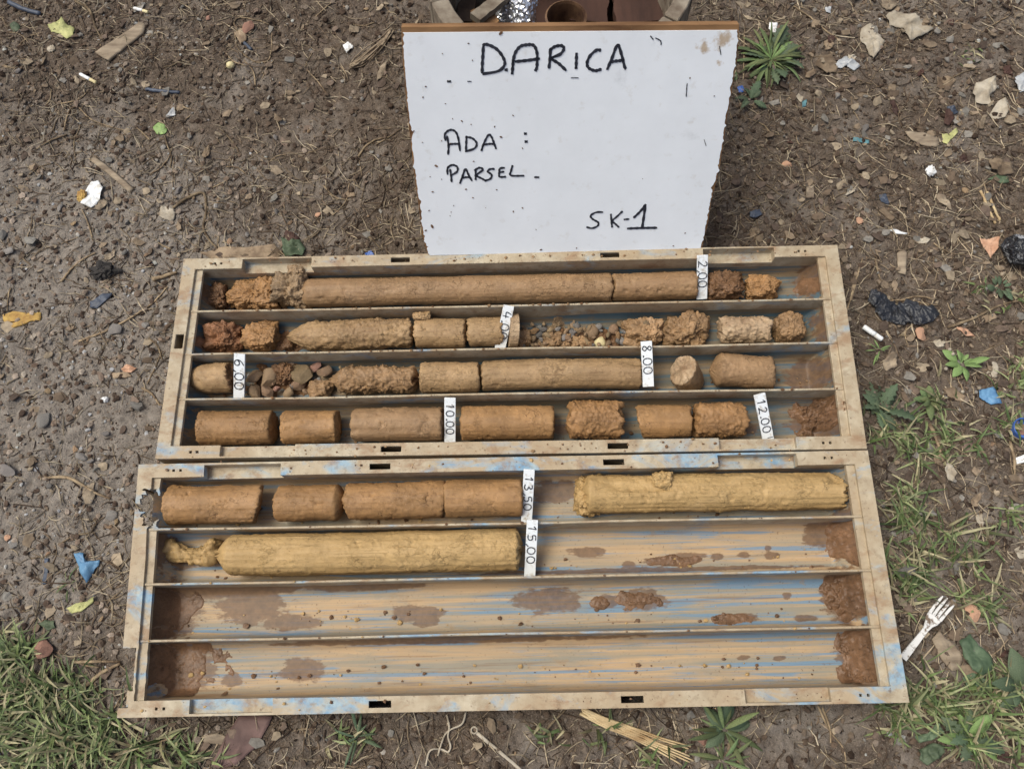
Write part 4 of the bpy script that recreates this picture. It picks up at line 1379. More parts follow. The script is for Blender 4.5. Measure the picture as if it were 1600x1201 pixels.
def build_board():
    mid = onb(880, 398)
    down = (bBL - bTL); down /= np.linalg.norm(down)
    foot = 0.0
    root = thing("sign_board", (mid[0], mid[1] - .01, 0), "white handwritten site board leaning behind the farther core box", "sign board")
    # plywood core: its outline, a little larger than the white face
    L_ = [(627, 50), (629, 90), (634, 150), (640, 210), (648, 280), (655, 330), (660, 370), (668, 399)]
    R_ = [(1155, 46), (1152, 90), (1146, 130), (1137, 180), (1132, 215), (1126, 255), (1119, 285), (1111, 318), (1107, 345), (1097, 389)]
    def dens(pts, n):
        t = np.linspace(0, len(pts) - 1, n)
        a = np.array(pts, float)
        return np.stack([np.interp(t, range(len(pts)), a[:, 0]), np.interp(t, range(len(pts)), a[:, 1])], 1)
    N = 110
    Lp, Rp = dens(L_, N), dens(R_, N)
    g = np.random.default_rng(3)
    def panel(inset, jag, z0, z1, top_px, extend):
        rows_l, rows_r = [], []
        for i in range(N):
            jl = jag * (fbm(np.array([[i * .45, 3.1, z0 * 99]]), 4, 2)[0] ** 3 * 3 + .25 * fbm(np.array([[i * .9, 5.1, z0 * 99]]), 2, 6)[0])
            jr = jag * (fbm(np.array([[i * .5, 9.1, z0 * 99]]), 4, 4)[0] ** 3 * 4 + .35 * fbm(np.array([[i * .9, 15.1, z0 * 99]]), 2, 8)[0])
            l, r = Lp[i].copy(), Rp[i].copy()
            rows_l.append(onb(l[0] + inset + jl, l[1] + (top_px if i == 0 else 0)))
            rows_r.append(onb(r[0] - inset + jr, r[1] + (top_px if i == 0 else 0)))
        if extend:
            rows_l.append(rows_l[-1] + down * extend)
            rows_r.append(rows_r[-1] + down * extend)
        n = len(rows_l)
        MX = 40
        V, dirt, smudge = [], [], []
        for z in (z1, z0):
            for l, r in zip(rows_l, rows_r):
                for q in range(MX + 1):
                    V.append(l + (r - l) * q / MX + pn * z)
        V = np.array(V)
        F = []
        W = MX + 1
        o2 = n * W
        for i in range(n - 1):
            for q in range(MX):
                a = i * W + q
                F.append((a, a + W, a + W + 1, a + 1))
                F.append((o2 + a, o2 + a + 1, o2 + a + W + 1, o2 + a + W))
        for i in range(n - 1):
            a, b = i * W, i * W + MX
            F.append((a, o2 + a, o2 + a + W, a + W))
            F.append((b, b + W, o2 + b + W, o2 + b))
        for q in range(MX):
            F.append((q, q + 1, o2 + q + 1, o2 + q))
            a = (n - 1) * W + q
            F.append((a, o2 + a, o2 + a + 1, a + 1))
        dirt = np.full(len(V), -.9)
        smudge = np.zeros(len(V))
        for (px, py, rad, k) in [(1098, 74, .02, 1.5), (1128, 62, .024, 1.55), (1126, 98, .014, 1.3), (1144, 60, .02, 1.2), (640, 60, .012, .9), (632, 140, .012, .9), (1100, 355, .02, .9), (1090, 378, .025, 1.0), (645, 270, .012, .8), (660, 345, .012, .9), (940, 48, .01, .8)]:
            p = onb(px, py)
            dirt = np.maximum(dirt, -.9 + k * np.exp(-np.sum((V - p) ** 2, 1) / rad ** 2))
        for (px, py, rad) in [(1025, 62, .02), (660, 75, .02), (780, 60, .03), (980, 125, .03), (660, 130, .02), (1080, 210, .02), (1070, 365, .012)]:
            p = onb(px, py)
            smudge = np.maximum(smudge, .3 * np.exp(-np.sum((V - p) ** 2, 1) / rad ** 2))
        return V, F, dirt, smudge
    V, F, _, _ = panel(0, 2.4, -.0150, -.0012, -7, foot)
    link("plywood_panel", mesh_np("plywood_panel", V, F, False), M_PLY, root)
    V, F, dirt, smudge = panel(2.4, 4.0, -.0012, 0.0, 1.5, 0)
    link("white_face", mesh_np("white_face", V, F, False, attrs={"dirt": dirt, "smudge": smudge}), M_BOARD, root)
    Z = lambda pts: [onb(600 + x * .4, y * .4) for x, y in pts]
    big, small = .0039, .0030
    strokes = [
        (big, [(388, 180), (386, 215), (384, 250), (383, 287)]), (big, [(384, 178), (402, 174), (440, 192), (467, 228), (470, 255), (445, 278), (384, 289)]),
        (big, [(500, 291), (503, 258), (505, 232)]), (big, [(503, 245), (512, 208), (532, 182), (560, 175), (585, 178), (597, 205), (598, 240), (596, 266), (590, 278)]), (big, [(510, 241), (560, 236), (609, 229)]),
        (big, [(650, 190), (648, 230), (644, 268)]), (big, [(645, 198), (668, 182), (695, 179), (702, 192), (688, 212), (655, 228), (682, 248), (712, 276)]),
        (big, [(752, 206), (751, 240), (750, 270)]),
        (big, [(848, 197), (830, 196), (805, 218), (793, 246), (800, 266), (825, 276), (850, 270)]),
        (big, [(871, 273), (890, 228), (912, 176), (928, 215), (940, 262), (946, 268)]), (big, [(882, 243), (910, 238), (938, 236)]),
        (small, [(250, 604), (252, 570), (246, 530)]), (small, [(240, 550), (238, 524), (256, 508), (278, 513), (290, 540), (297, 590)]), (small, [(248, 566), (270, 562), (295, 562)]),
        (small, [(322, 532), (321, 560), (320, 592)]), (small, [(318, 534), (345, 540), (362, 560), (352, 580), (316, 592)]),
        (small, [(380, 590), (390, 560), (408, 527), (420, 535), (430, 560), (438, 582)]), (small, [(386, 566), (410, 562), (432, 562)]),
        (small, [(258, 660), (262, 685), (264, 711)]), (small, [(248, 682), (249, 655), (268, 644), (286, 652), (285, 670), (260, 686)]),
        (small, [(296, 717), (306, 690), (318, 660), (330, 682), (344, 707)]), (small, [(302, 696), (320, 692), (338, 692)]),
        (small, [(358, 660), (358, 682), (358, 703)]), (small, [(352, 666), (372, 655), (386, 663), (362, 684), (382, 697), (400, 707)]),
        (small, [(432, 660), (415, 660), (405, 670), (420, 682), (415, 698), (392, 706)]),
        (small, [(472, 655), (453, 658), (450, 675), (452, 690), (477, 690)]), (small, [(452, 673), (470, 670)]),
        (small, [(502, 645), (496, 668), (496, 685), (548, 686)]),
        (small, [(586, 692), (606, 692)]),
        (small, [(856, 828), (828, 829), (807, 842), (815, 855), (836, 868), (834, 882), (812, 891), (790, 886)]),
        (small, [(886, 835), (888, 862), (891, 888)]), (small, [(932, 824), (910, 845), (892, 862), (905, 875), (918, 888)]),
        (small, [(936, 857), (958, 855)]), (big, [(974, 851), (1000, 826), (1023, 797)]), (big, [(1021, 800), (1014, 850), (1008, 890)]), (big, [(949, 892), (1005, 890), (1067, 889)]),
        (.0028, [(246, 318), (262, 318)]), (.0012, [(325, 318), (342, 318)]), (.001, [(730, 304), (760, 304)]), (.0012, [(1184, 325), (1182, 345), (1180, 378)]), (.001, [(1250, 545), (1258, 570)]),
        (.0014, [(1040, 140), (1052, 155)]), (.0014, [(1060, 148), (1080, 160), (1082, 176)]), (.0012, [(1310, 180), (1316, 215)]),
    ]
    GROUPS = [2, 3, 2, 1, 1, 2, 3, 2, 2, 2, 2, 2, 1, 2, 1, 1, 1, 2, 1, 3]
    names = ["letter"] * 9 + ["letter"] * 6 + ["dash_mark"] + ["letter", "letter", "dash_mark", "digit"]
    k = 0
    for gi, nn_ in enumerate(GROUPS):
        ink = MB()
        for w, st in strokes[k:k + nn_]:
            ribbon(ink, Z(st), pn, w, .0004, .0003, 7)
        k += nn_
        ink.build(names[gi], M_INK, root)
    for w, st in strokes[k:]:
        ink = MB()
        ribbon(ink, Z(st), pn, w, .0004, .0003, 7)
        ink.build("scratch_mark", M_INK, root)
    for (x, y, r) in [(477, 273, .0022), (552, 522, .0020), (555, 553, .0022)]:
        ink = MB()
        c = onb(600 + x * .4, y * .4)
        a = np.cross(pn, [0, 0, 1.0]); a /= np.linalg.norm(a)
        ribbon(ink, [c - a * r, c, c + a * r], pn, r * 1.8, .0004, .0003, 3)
        ink.build("dot", M_INK, root)
    sp = MB()
    for (x, y, r) in [(456, 130, 9), (304, 473, 5), (340, 486, 3), (268, 464, 3), (432, 495, 4), (457, 535, 6), (504, 451, 4), (541, 579, 4), (204, 648, 8), (350, 630, 4), (180, 690, 3), (225, 700, 3), (190, 749, 5),
                      (320, 739, 5), (347, 772, 4), (440, 741, 4), (272, 803, 3), (262, 828, 3), (258, 843, 3), (176, 822, 4), (188, 884, 10), (163, 900, 6), (505, 826, 5), (541, 812, 5), (397, 811, 2), (594, 896, 3), (613, 975, 6), (752, 968, 4), (228, 210, 3),
                      (150, 556, 3), (116, 512, 4), (163, 338, 4), (152, 380, 4), (240, 405, 3), (1130, 960, 4), (1290, 375, 3), (1195, 305, 4), (968, 114, 4), (330, 170, 4), (345, 236, 3), (1176, 910, 4), (1010, 698, 2), (225, 550, 3), (260, 560, 4)]:
        c = onb(600 + x * .4, y * .4)
        a = np.cross(pn, [0, 0, 1.0]); a /= np.linalg.norm(a)
        b = np.cross(pn, a)
        rr = r * .32 / 1130.0
        an = (x * 7 % 10) / 10 * 3.14
        u, v = a * math.cos(an) + b * math.sin(an), b * math.cos(an) - a * math.sin(an)
        n = 8
        V = [c + u * rr * 1.25 * math.cos(6.283 * k / n) + v * rr * .7 * math.sin(6.283 * k / n) + pn * .0003 for k in range(n)]
        V += [p + pn * .0004 for p in V[:n]]
        sp.add(V, [tuple(range(n))[::-1], tuple(range(n, 2 * n))] + [(k, (k + 1) % n, n + (k + 1) % n, n + k) for k in range(n)])
    sp.build("mud_specks", M_CLAY['mud'], root)['kind'] = 'stuff'
build_board()

# ------------------------------------------------------------------ wooden tub with scrap behind the board
TUB = np.array([.102, .848, 0])
def build_tub():
    root = thing("wooden_tub", TUB, "round staved wooden tub of scrap behind the white board", "tub")
    n, R, H_, th = 20, .197, .30, .022
    for k in range(n):
        a0, a1 = 2 * math.pi * (k + .02) / n, 2 * math.pi * (k + .98) / n
        V = []
        hh = H_ + random.uniform(-.004, .004)
        for z in (0, hh):
            for rr in (R - th - random.uniform(0, .003), R + random.uniform(-.002, .002)):
                for a in (a0, (a0 + a1) / 2, a1):
                    V.append(TUB + [rr * math.cos(a), rr * math.sin(a), z + .001])
        F = [(0, 1, 4, 3), (1, 2, 5, 4), (6, 9, 10, 7), (7, 10, 11, 8), (0, 6, 7, 1), (1, 7, 8, 2), (3, 4, 10, 9), (4, 5, 11, 10), (0, 3, 9, 6), (2, 8, 11, 5)]
        me = mesh_np("stave", np.array(V) - TUB, F, False)
        o = link("stave", me, M_STAVE_RIM, root, (0, 0, 0))
        b = o.modifiers.new("bevel", 'BEVEL'); b.width = .0015; b.segments = 1
    mb = MB()
    mb.lathe(TUB, [(R + .002, .05), (R + .007, .05), (R + .007, .085), (R + .002, .085)], 48)
    mb.build("hoop", M_RUST, root, smooth=False)
    for k, (x0, w) in enumerate([(-.150, .085), (-.062, .083), (.024, .088), (.112, .06)]):
        mb = MB()
        hy = math.sqrt(max(.001, (.170) ** 2 - max(abs(x0), abs(x0 + w)) ** 2))
        mb.box(TUB + [x0 + w / 2, 0, .10], (w / 2 - .002, 0, 0), (0, hy, 0), (0, 0, .01 + .003 * (k % 2)))
        mb.build("bottom_plank", M_PLANK, root, bevel=.002)
build_tub()

def plank_thing(name, label, cat, a, b, w, t, mat, nrm=(0, 0, 1)):
    a, b = np.array(a, float), np.array(b, float)
    d = b - a
    L = np.linalg.norm(d); d /= L
    s = np.cross(nrm, d); s /= np.linalg.norm(s)
    u = np.cross(d, s)
    c = (a + b) / 2
    mb = MB()
    K = 10
    V = []
    for k in range(K + 1):
        p = a + d * L * k / K - c
        j = [fbm(np.array([[k * .7, q * 3.3, L * 50]]), 2, 3)[0] for q in range(4)]
        V += [p - s * w * (1 + .12 * j[0]) - u * t, p + s * w * (1 + .12 * j[1]) - u * t, p + s * w * (1 + .12 * j[1]) + u * t * (1 + .2 * j[2]), p - s * w * (1 + .12 * j[0]) + u * t * (1 + .2 * j[3])]
    F = [(0, 1, 2, 3)[::-1], tuple(4 * K + q for q in range(4))]
    for k in range(K):
        for q in range(4):
            F.append((4 * k + q, 4 * k + (q + 1) % 4, 4 * k + 4 + (q + 1) % 4, 4 * k + 4 + q))
    mb.add(V, F)
    o = link(name, mb.mesh(name, False), mat, None, c)
    return tag(o, label, cat)
plank_thing("wood_scrap", "orange-brown wood offcut inside the tub by its left side", "wood scrap", at(742, 34, .22), at(772, 26, .215), .018, .006, M_PLY)
plank_thing("wood_scrap", "grey wooden slat slanting inside the tub beside the silver foil", "wood scrap", at(742, 30, .235), at(792, -8, .225), .010, .005, M_STAVE_RIM)
plank_thing("wood_scrap", "dark wet plank lying in the right half of the tub", "wood scrap", at(920, 40, .17), at(925, -60, .15), .030, .008, M_PLANK)
plank_thing("wood_scrap", "brown wide plank lying at the right wall inside the tub", "wood scrap", at(1005, 40, .17), at(985, -60, .16), .042, .008, M_PLANK)
plank_thing("wood_scrap", "reddish plank leaning at the left wall inside the tub", "wood scrap", at(728, 40, .17), at(735, -60, .15), .014, .008, M_STAVE)

def crumple(name, label, cat, cx, cy, z, w, h, mat, seed, hz=.02, sub=5, k=.45, sharp=True, kind_loc=True):
    V, F = ICO[sub]
    S = seed * 5.3
    f = np.abs(fbm(V * 1.6 + S, 3, seed)) * 2
    f1, f2 = worley(V * 1.7 + S, seed)
    P = V * (1 - k * .5 + k * (f2 - f1) + .25 * k * f)[:, None] * np.array([w / 2 / 1090, h / 2 / 1060, hz])
    P[:, 2] = np.maximum(P[:, 2], -hz * .5)
    c = at(cx, cy, z + hz * .4)
    o = link(name, mesh_np(name, P, F, not sharp), mat, None, c)
    return tag(o, label, cat)
def faceted(name, label, cat, c, size, mat, seed, n=46, k=1.25, lo=.68):
    V, F = ICO[5]
    g = np.random.default_rng(seed)
    P = V * size
    for _ in range(n):
        q = g.normal(size=3); q /= np.linalg.norm(q)
        d = g.uniform(lo, .97) * np.linalg.norm(q * np.array(size))
        P = P - np.clip(P @ q - d, 0, None)[:, None] * q * k
    P = P + V * (min(size) * .09 * (1 - 3 * np.abs(fbm(V * 5 + seed, 4, 3))))[:, None]
    return tag(link(name, mesh_np(name, P, F, False), mat, None, c), label, cat)
faceted("foil_bag", "crumpled shiny silver foil bag inside the wooden tub", "foil bag", at(806, 14, .19), [.040, .045, .04], M_FOIL, 5, 26, 1.1)

def tin():
    c = at(884, 34, .20)
    root = thing("rusty_tin", (c[0], c[1] - .01, .115), "open rusty round tin inside the wooden tub", "tin")
    mb = MB()
    c0 = np.array([c[0], c[1], .112])
    R = .031
    mb.lathe(c0, [(R, 0), (R, .095), (R + .002, .098), (R - .001, .1), (R - .002, .095), (R - .002, .003), (.001, .002), (.001, 0)], 36)
    mb.build("can", M_RUST, root, smooth=False)
tin()

# ------------------------------------------------------------------ ground litter, one by one
def scrap(name, label, cat, poly, mat, thick=.0012, crump=.002, lift=.003, dome=.003, seed=1, group=None, curl=0.0, rings=5, per=6):
    """flat irregular piece whose outline is given by pixels on the ground"""
    poly = np.array(poly, float)
    cpx = poly.mean(0)
    P2 = []
    n = len(poly)
    for i in range(n):
        a, b = poly[i], poly[(i + 1) % n]
        for t in np.linspace(0, 1, per, endpoint=False):
            P2.append(a + (b - a) * t)
    P2 = np.array(P2)
    c3 = on(cpx[0], cpx[1])
    B = np.array([on(x, y) if False else at(x, y, c3[2] + lift) for x, y in P2])
    B[:, :2] += .0009 * np.stack([fbm(np.c_[B[:, :2] * 220, B[:, :1] * 0 + seed], 2, 1), fbm(np.c_[B[:, :2] * 220, B[:, :1] * 0 + seed], 2, 2)], 1)
    m = len(B)
    cen = B.mean(0)
    top = []
    for r in range(rings + 1):
        f = r / rings
        if r == 0:
            top.append(cen[None])
        else:
            top.append(cen + (B - cen) * f)
    T = np.concatenate(top)
    rad = np.r_[0, np.repeat(np.arange(1, rings + 1) / rings, m)]
    size = np.max(np.linalg.norm(B - cen, axis=1))
    Pn = np.c_[T[:, :2] * (1.6 / size), np.full(len(T), seed * 3.7)]
    z = crump * (2.0 * np.abs(fbm(Pn * 1.3, 3, seed)) - .4) + dome * (1 - rad ** 2) + curl * rad ** 2 * np.clip(fbm(Pn * .5, 1, seed + 4) + .3, 0, 1)
    g = gh(T[:, 0], T[:, 1])
    T[:, 2] = np.maximum(T[:, 2] - lift + z, g + .0008) + lift * .5
    Bt = T.copy()
    Bt[:, 2] -= thick
    V = np.concatenate([T, Bt])
    o2 = len(T)
    F = []
    for k in range(m):
        j = (k + 1) % m
        F.append((0, 1 + k, 1 + j)); F.append((o2, o2 + 1 + j, o2 + 1 + k))
        for r in range(rings - 1):
            a, b = 1 + r * m, 1 + (r + 1) * m
            F.append((a + k, b + k, b + j, a + j)); F.append((o2 + a + k, o2 + a + j, o2 + b + j, o2 + b + k))
        a = 1 + (rings - 1) * m
        F.append((a + k, o2 + a + k, o2 + a + j, a + j))
    o = link(name, mesh_np(name, V - cen, F, True), mat, None, cen)
    return tag(o, label, cat, group)

def stick(name, label, cat, pts, rpx, mat, group=None, n=7, flat=1.0, lift=0.0, taper=(.8, .5), per=6, seed=0):
    P2 = smooth_line(np.array(pts, float), per)
    r = rpx / 1090.0
    P = np.array([on(x, y, r * .8 * flat + lift) for x, y in P2])
    P[:, 2] = np.maximum(P[:, 2], np.convolve(np.pad(P[:, 2], 2, 'edge'), np.ones(5) / 5, 'valid'))
    t = np.linspace(0, 1, len(P))
    rad = r * (taper[0] + (1 - taper[0]) * np.minimum(1, t * 5)) * (1 - (1 - taper[1]) * t) * (1 + .12 * fbm(np.stack([t * 9, t * 0 + seed + pts[0][0], t * 0], 1), 2, 3))
    c = P.mean(0)
    mb = MB()
    mb.tube(P - c, rad, n, flat)
    o = link(name, mb.mesh(name, True), mat, None, c)
    return tag(o, label, cat, group)

def region(x, y):
    if y > 1100: return "in front of the nearer box"
    if x < 620 and y < 395: return "left of the white board"
    if x > 1100 and y < 385: return "right of the white board"
    return "left of the core boxes" if x < 700 else "right of the core boxes"
W = scrap
W("wood_chip", "large grey flat wood chip at the upper left of the ground", "wood chip", [(147, 80), (165, 68), (218, 33), (226, 37), (222, 50), (168, 93)], M_DRYWOOD, .005, .001, .005, .001, 1)
W("bark_piece", "broad brown bark slab lying behind the farther core box", "bark", [(315, 398), (340, 388), (430, 383), (440, 396), (430, 404), (330, 405)], M_LEAFDRY, .004, .004, .004, .003, 2)
stick("wood_stick", "flat pale wooden stick left of the white board", "stick", [(146, 249), (176, 272), (206, 298)], 7, M_DRYWOOD, flat=.5, taper=(1, .9))
W("fallen_leaf", "yellow-green torn leaf near the top left corner", "leaf", [(74, 38), (88, 36), (96, 26), (102, 36), (115, 42), (114, 55), (104, 60), (92, 52), (80, 50)], M_YLEAF, .0006, .004, .004, .003, 3, curl=.006)
W("fallen_leaf", "small bright green leaf left of the white board", "leaf", [(238, 198), (246, 190), (256, 194), (262, 204), (258, 210), (244, 208)], M_GLEAF, .0006, .003, .004, .003, 4, curl=.004)
W("fallen_leaf", "dark green leaf scrap at the left edge of the photo top", "leaf", [(14, 38), (22, 33), (30, 38), (30, 48), (20, 50)], M_DLEAF, .0006, .002, .003, .002, 5)
W("fallen_leaf", "crumpled dark green leaf touching the back of the farther box", "leaf", [(440, 372), (452, 378), (468, 374), (477, 388), (474, 402), (446, 402)], M_DLEAF, .0006, .006, .005, .004, 6, curl=.008)
W("eggshell", "broken white shell cup with yellow filling on the left ground", "shell", [(126, 318), (132, 300), (140, 284), (152, 280), (160, 292), (156, 310), (142, 324)], M_WHITE, .0012, .002, .010, -.008, 7, curl=.008)
crumple("shell_filling", "yellow crumbly filling beside the white shell", "filling", 128, 306, .006, 20, 26, M_YOLK, 2, .006, 4)
crumple("snail_shell", "small cream snail shell above the farther box", "snail shell", 360, 102, .006, 17, 15, M_CREAM, 5, .007, 4, k=.12, sharp=False)
crumple("shell_ring", "little chalky white ring on the upper left soil", "shell", 80, 76, .004, 18, 16, M_PALEWASTE, 6, .003, 4, k=.3)

def butt(label, x0, y0, x1, y1, r, two=False):
    a, b = on(x0, y0, r), on(x1, y1, r)
    z = max(a[2], b[2]) + .001
    a[2] = b[2] = z
    c = (a + b) / 2
    root = thing("cigarette_butt", (c[0], c[1], z - r), label, "cigarette butt")
    d = b - a
    mb = MB()
    mb.tube([a + d * t for t in (0, .04, .5, .62)], [r * .8, r, r, r * .97], 12)
    mb.build("paper", M_WHITE, root, smooth=True)
    mb = MB()
    mb.tube([a + d * t for t in (.622, .8, .96, 1)], [r * .97, r * .95, r, r * .8], 12)
    mb.build("filter", M_CREAM if two else M_WHITE, root, smooth=True)
butt("thin cigarette butt on the upper left soil", 126, 117, 151, 130, .0032, True)
butt("white cigarette butt right of the farther core box", 1347, 512, 1378, 531, .0042)
butt("small yellowish cigarette butt above the pale scraps at top left", 210, 14, 232, 20, .003, True)
stick("pen_tube", "dark grey plastic tube lying above the farther box", "tube", [(228, 140), (255, 143), (281, 145)], 3.4, M_NAVY, taper=(1, 1))
stick("pen_tube", "dark grey-blue rod at the top left corner", "tube", [(14, 4), (38, 15), (64, 22)], 5, M_NAVY, taper=(1, .9))
stick("pen_tube", "short dark blue stub below the loose wire loop", "tube", [(375, 62), (385, 70), (393, 78)], 3.4, M_NAVY, taper=(1, 1))
W("plastic_scrap", "pale grey triangular plastic scrap left of the board", "plastic scrap", [(260, 182), (272, 160), (274, 180)], M_CLEAR, .0008, .002, .004, .002, 8)
W("foil_scrap", "crumpled white foil scrap left of the sign board", "foil scrap", [(535, 70), (543, 64), (552, 72), (541, 82)], M_WHITE, .0008, .006, .004, .003, 9)

def fibre_bundle():
    pts = [(548, 104), (562, 96), (580, 82), (600, 64), (612, 46)]
    c = on(580, 80)
    g = np.random.default_rng(4)
    mb = MB()
    for k in range(26):
        off = g.normal(0, 1, 2)
        w = [1.5, 6, 6.5, 4, 1.6]
        P = []
        for i, (x, y) in enumerate(pts):
            q = on(x + off[0] * w[i] * .6 + g.normal(0, 1), y + off[1] * w[i] * .6 + g.normal(0, 1), .003 + abs(g.normal(0, .003)))
            P.append(q - c)
        mb.tube(smooth_line(P, 4), .0009 + .0008 * g.random(), 4)
    o = link("fibre_bundle", mb.mesh("fibre_bundle", True), M_RAG, None, c)
    tag(o, "frayed bundle of sack fibre left of the sign board", "fibre bundle")
fibre_bundle()
WIRE = "pale dry vine looped into a ring near the top left"
stick("dry_vine", WIRE, "vine", [(372, 52), (366, 36), (376, 28), (400, 32), (420, 40), (425, 60), (421, 92), (405, 98), (390, 92), (372, 76), (367, 52)], 1.6, M_TWIG, taper=(1, .9), per=8)
for lab, pts, r in [
    ("bent pale root forming a hook above the farther box", [(270, 325), (292, 310), (318, 302), (322, 330), (318, 355), (328, 376), (340, 388)], 3.4),
    ("thick dry stem leaning beside the large grey wood chip", [(118, 2), (140, 16), (150, 45), (162, 64)], 3.4),
    ("arched thin root at the far left above the pale sticks", [(100, 204), (108, 174), (122, 168), (140, 185), (165, 196), (205, 207)], 2),
    ("short pale curved root below the small green leaf", [(257, 212), (262, 228), (268, 245), (266, 262)], 2),
    ("forked dry root curled near the sign board edge", [(560, 245), (572, 228), (590, 218), (610, 214)], 2.4),
    ("long thin stalk running below the dark ash lump", [(124, 533), (170, 515), (215, 490), (240, 472), (262, 448)], 2.4),
    ("tied pale grass bundle at the far left above the nearer box", [(70, 746), (105, 746), (130, 758), (150, 770), (172, 779)], 3.2),
    ("dark root touching the left rim of the farther box", [(222, 606), (238, 616), (250, 634)], 2.6),
    ("thin forked twig left of the farther box", [(230, 600), (242, 575), (252, 550)], 1.6),
    ("pale straw tuft above the dark ash lump", [(96, 440), (112, 420), (130, 405), (150, 395)], 2.6),
    ("grey split stick close to the farther box left corner", [(238, 437), (258, 431), (277, 425)], 4.4),
    ("bent twig left of the nearer box with forked tip", [(92, 850), (118, 836), (140, 832), (150, 818), (146, 810)], 2),
    ("pale stalk lying across the soil left of the nearer box", [(114, 1034), (150, 1033), (188, 1033)], 3),
    ("grey stick pointing at the broken corner of the nearer box", [(136, 1070), (160, 1050), (188, 1036)], 4.2),
    ("long grey twig below the lower left grass", [(182, 1178), (215, 1166), (250, 1158), (280, 1148)], 3),
    ("thin twig pair behind the black plastic film", [(1380, 470), (1420, 470), (1470, 478)], 1.5),
    ("long straight stalk crossing the grass at the right edge", [(1330, 965), (1400, 958), (1500, 950), (1600, 938)], 1.8),
    ("dry brown branch at the upper right above the blue scrap", [(1480, 512), (1520, 498), (1560, 478), (1590, 470)], 3),
    ("long dark twig beside the teal strip", [(1240, 10), (1262, 25), (1290, 48), (1322, 70)], 2),
    ("straight dry stem by the right edge of the board", [(1163, 50), (1162, 90), (1162, 120)], 1.6),
    ("pale stick bent over at right of the farther box", [(1318, 500), (1328, 470), (1336, 440), (1345, 410)], 2),
    ("second pale stem leaning beside the farther box right corner", [(1330, 470), (1340, 430), (1348, 402)], 1.6),
    ("dry bent stem with a round tip above the black film", [(1368, 405), (1372, 425), (1378, 445)], 2.2),
    ("long thin stalk below the nearer box right half", [(1278, 1102), (1296, 1140), (1318, 1170), (1322, 1201)], 1.8),
    ("straight stalk below the nearer box next to the leafy weed", [(1285, 1105), (1296, 1135), (1298, 1160)], 2.2),
    ("dark stick poking out from under the nearer box", [(845, 1152), (862, 1130), (884, 1108)], 2.4),
    ("short dark twig in the grass right of the farther box", [(1452, 662), (1462, 684), (1470, 706)], 4),
    ("crooked thin stalk at far right by the blue cap", [(1578, 690), (1585, 720), (1584, 745)], 3),
]:
    stick("dry_twig", lab, "twig", pts, r, M_TWIG, "named twigs and roots on the ground")
g3 = random.Random(12)
k = 0
while k < 130:
    x, y = g3.uniform(0, 1600), g3.uniform(0, 1200)
    p = at(x, y)
    if in_boxes(np.array([p[0]]), np.array([p[1]]), .05)[0] or (600 < x < 1170 and y < 420) or (x < 420 and 560 < y < 830 and g3.random() < .6):
        continue
    a, L = g3.uniform(0, 6.28), g3.uniform(22, 60) * (1 if x > 600 or y < 400 else .7)
    b = g3.uniform(-.3, .3) * L
    stick("straw_stalk", ("short" if L < 32 else "long" if L > 46 else "thin") + " dry stalk lying loose on the soil " + region(x, y), "stalk", [(x, y), (x + math.cos(a) * L / 2 - math.sin(a) * b / 2, y + math.sin(a) * L / 2 + math.cos(a) * b / 2), (x + math.cos(a) * L, y + math.sin(a) * L)],
          g3.uniform(.9, 2.0), M_TWIG, "loose dry stalks on the soil", n=5, per=4)
    k += 1

# stones on the ground
for (x, y, s, m, lab, q, asp) in [
    (48, 376, 32, M_STONE, "large grey stone at the far left of the ground", 0, .8), (14, 392, 28, M_STONE, "bluish grey stone at the left edge of the photo", 1, .8), (4, 366, 24, M_STONE, "pale stone cut by the left photo edge", 2, .9),
    (386, 366, 13, M_STONE, "round white-grey pebble behind the farther box", 3, 1), (94, 325, 24, M_STONE, "grey stone below the white shell", 4, .7), (216, 634, 36, M_STONE, "flat blue-grey stone left of the farther box", 5, .6),
    (75, 611, 14, M_BSTONE, "small brown stone left of the flat blue-grey stone", 0, 1.2), (165, 677, 18, M_STONE, "squat stone below the flat blue-grey stone", 1, .8), (127, 712, 24, M_STONE, "dark slate chip lower left of the boxes", 2, .8),
    (150, 733, 18, M_STONE, "light slate chip beside the nearer box", 3, .6), (12, 735, 40, M_STONE, "broad stone half buried at the left edge", 4, .7), (173, 805, 22, M_STONE, "grey stone left of the nearer box broken corner", 5, 1.1),
    (22, 850, 18, M_STONE, "pale blue-grey flat chip at the far left", 0, 1.2), (10, 930, 16, M_STONE, "whitish pebble above the lower left grass", 1, 1), (1415, 890, 30, M_STONE, "round grey clod right of the nearer box", 2, 1),
    (1308, 150, 22, M_STONE, "smooth round grey stone right of the weed", 3, .85), (1352, 200, 20, M_STONE, "dark grey chip above the teal strip", 4, .8), (1448, 705, 1, M_STONE, "", 0, 1),
    (228, 508, 20, M_STONE, "pale chip near the left rim of the farther box", 5, .8), (180, 515, 26, M_STONE, "blue-grey slate beside the long thin stalk", 0, 1.5), (68, 655, 26, M_STONE, "upright grey stone left of the farther box", 1, 1.8),
    (1310, 20, 1, M_STONE, "", 0, 1), (432, 330, 16, M_STONE, "small pale chip above the hooked root", 2, .7), (280, 297, 24, M_STONE, "flat grey stone above the hooked root", 3, .7), (170, 250, 20, M_STONE, "grey stone near the flat pale stick", 4, .9)]:
    if s < 5: continue
    p = on(x, y)
    stone("ground_stone", ROCKS[q], x, y, s, m, lab, "stone", "stones half buried in the soil", z=p[2], k=.7, asp=asp)
k = 0
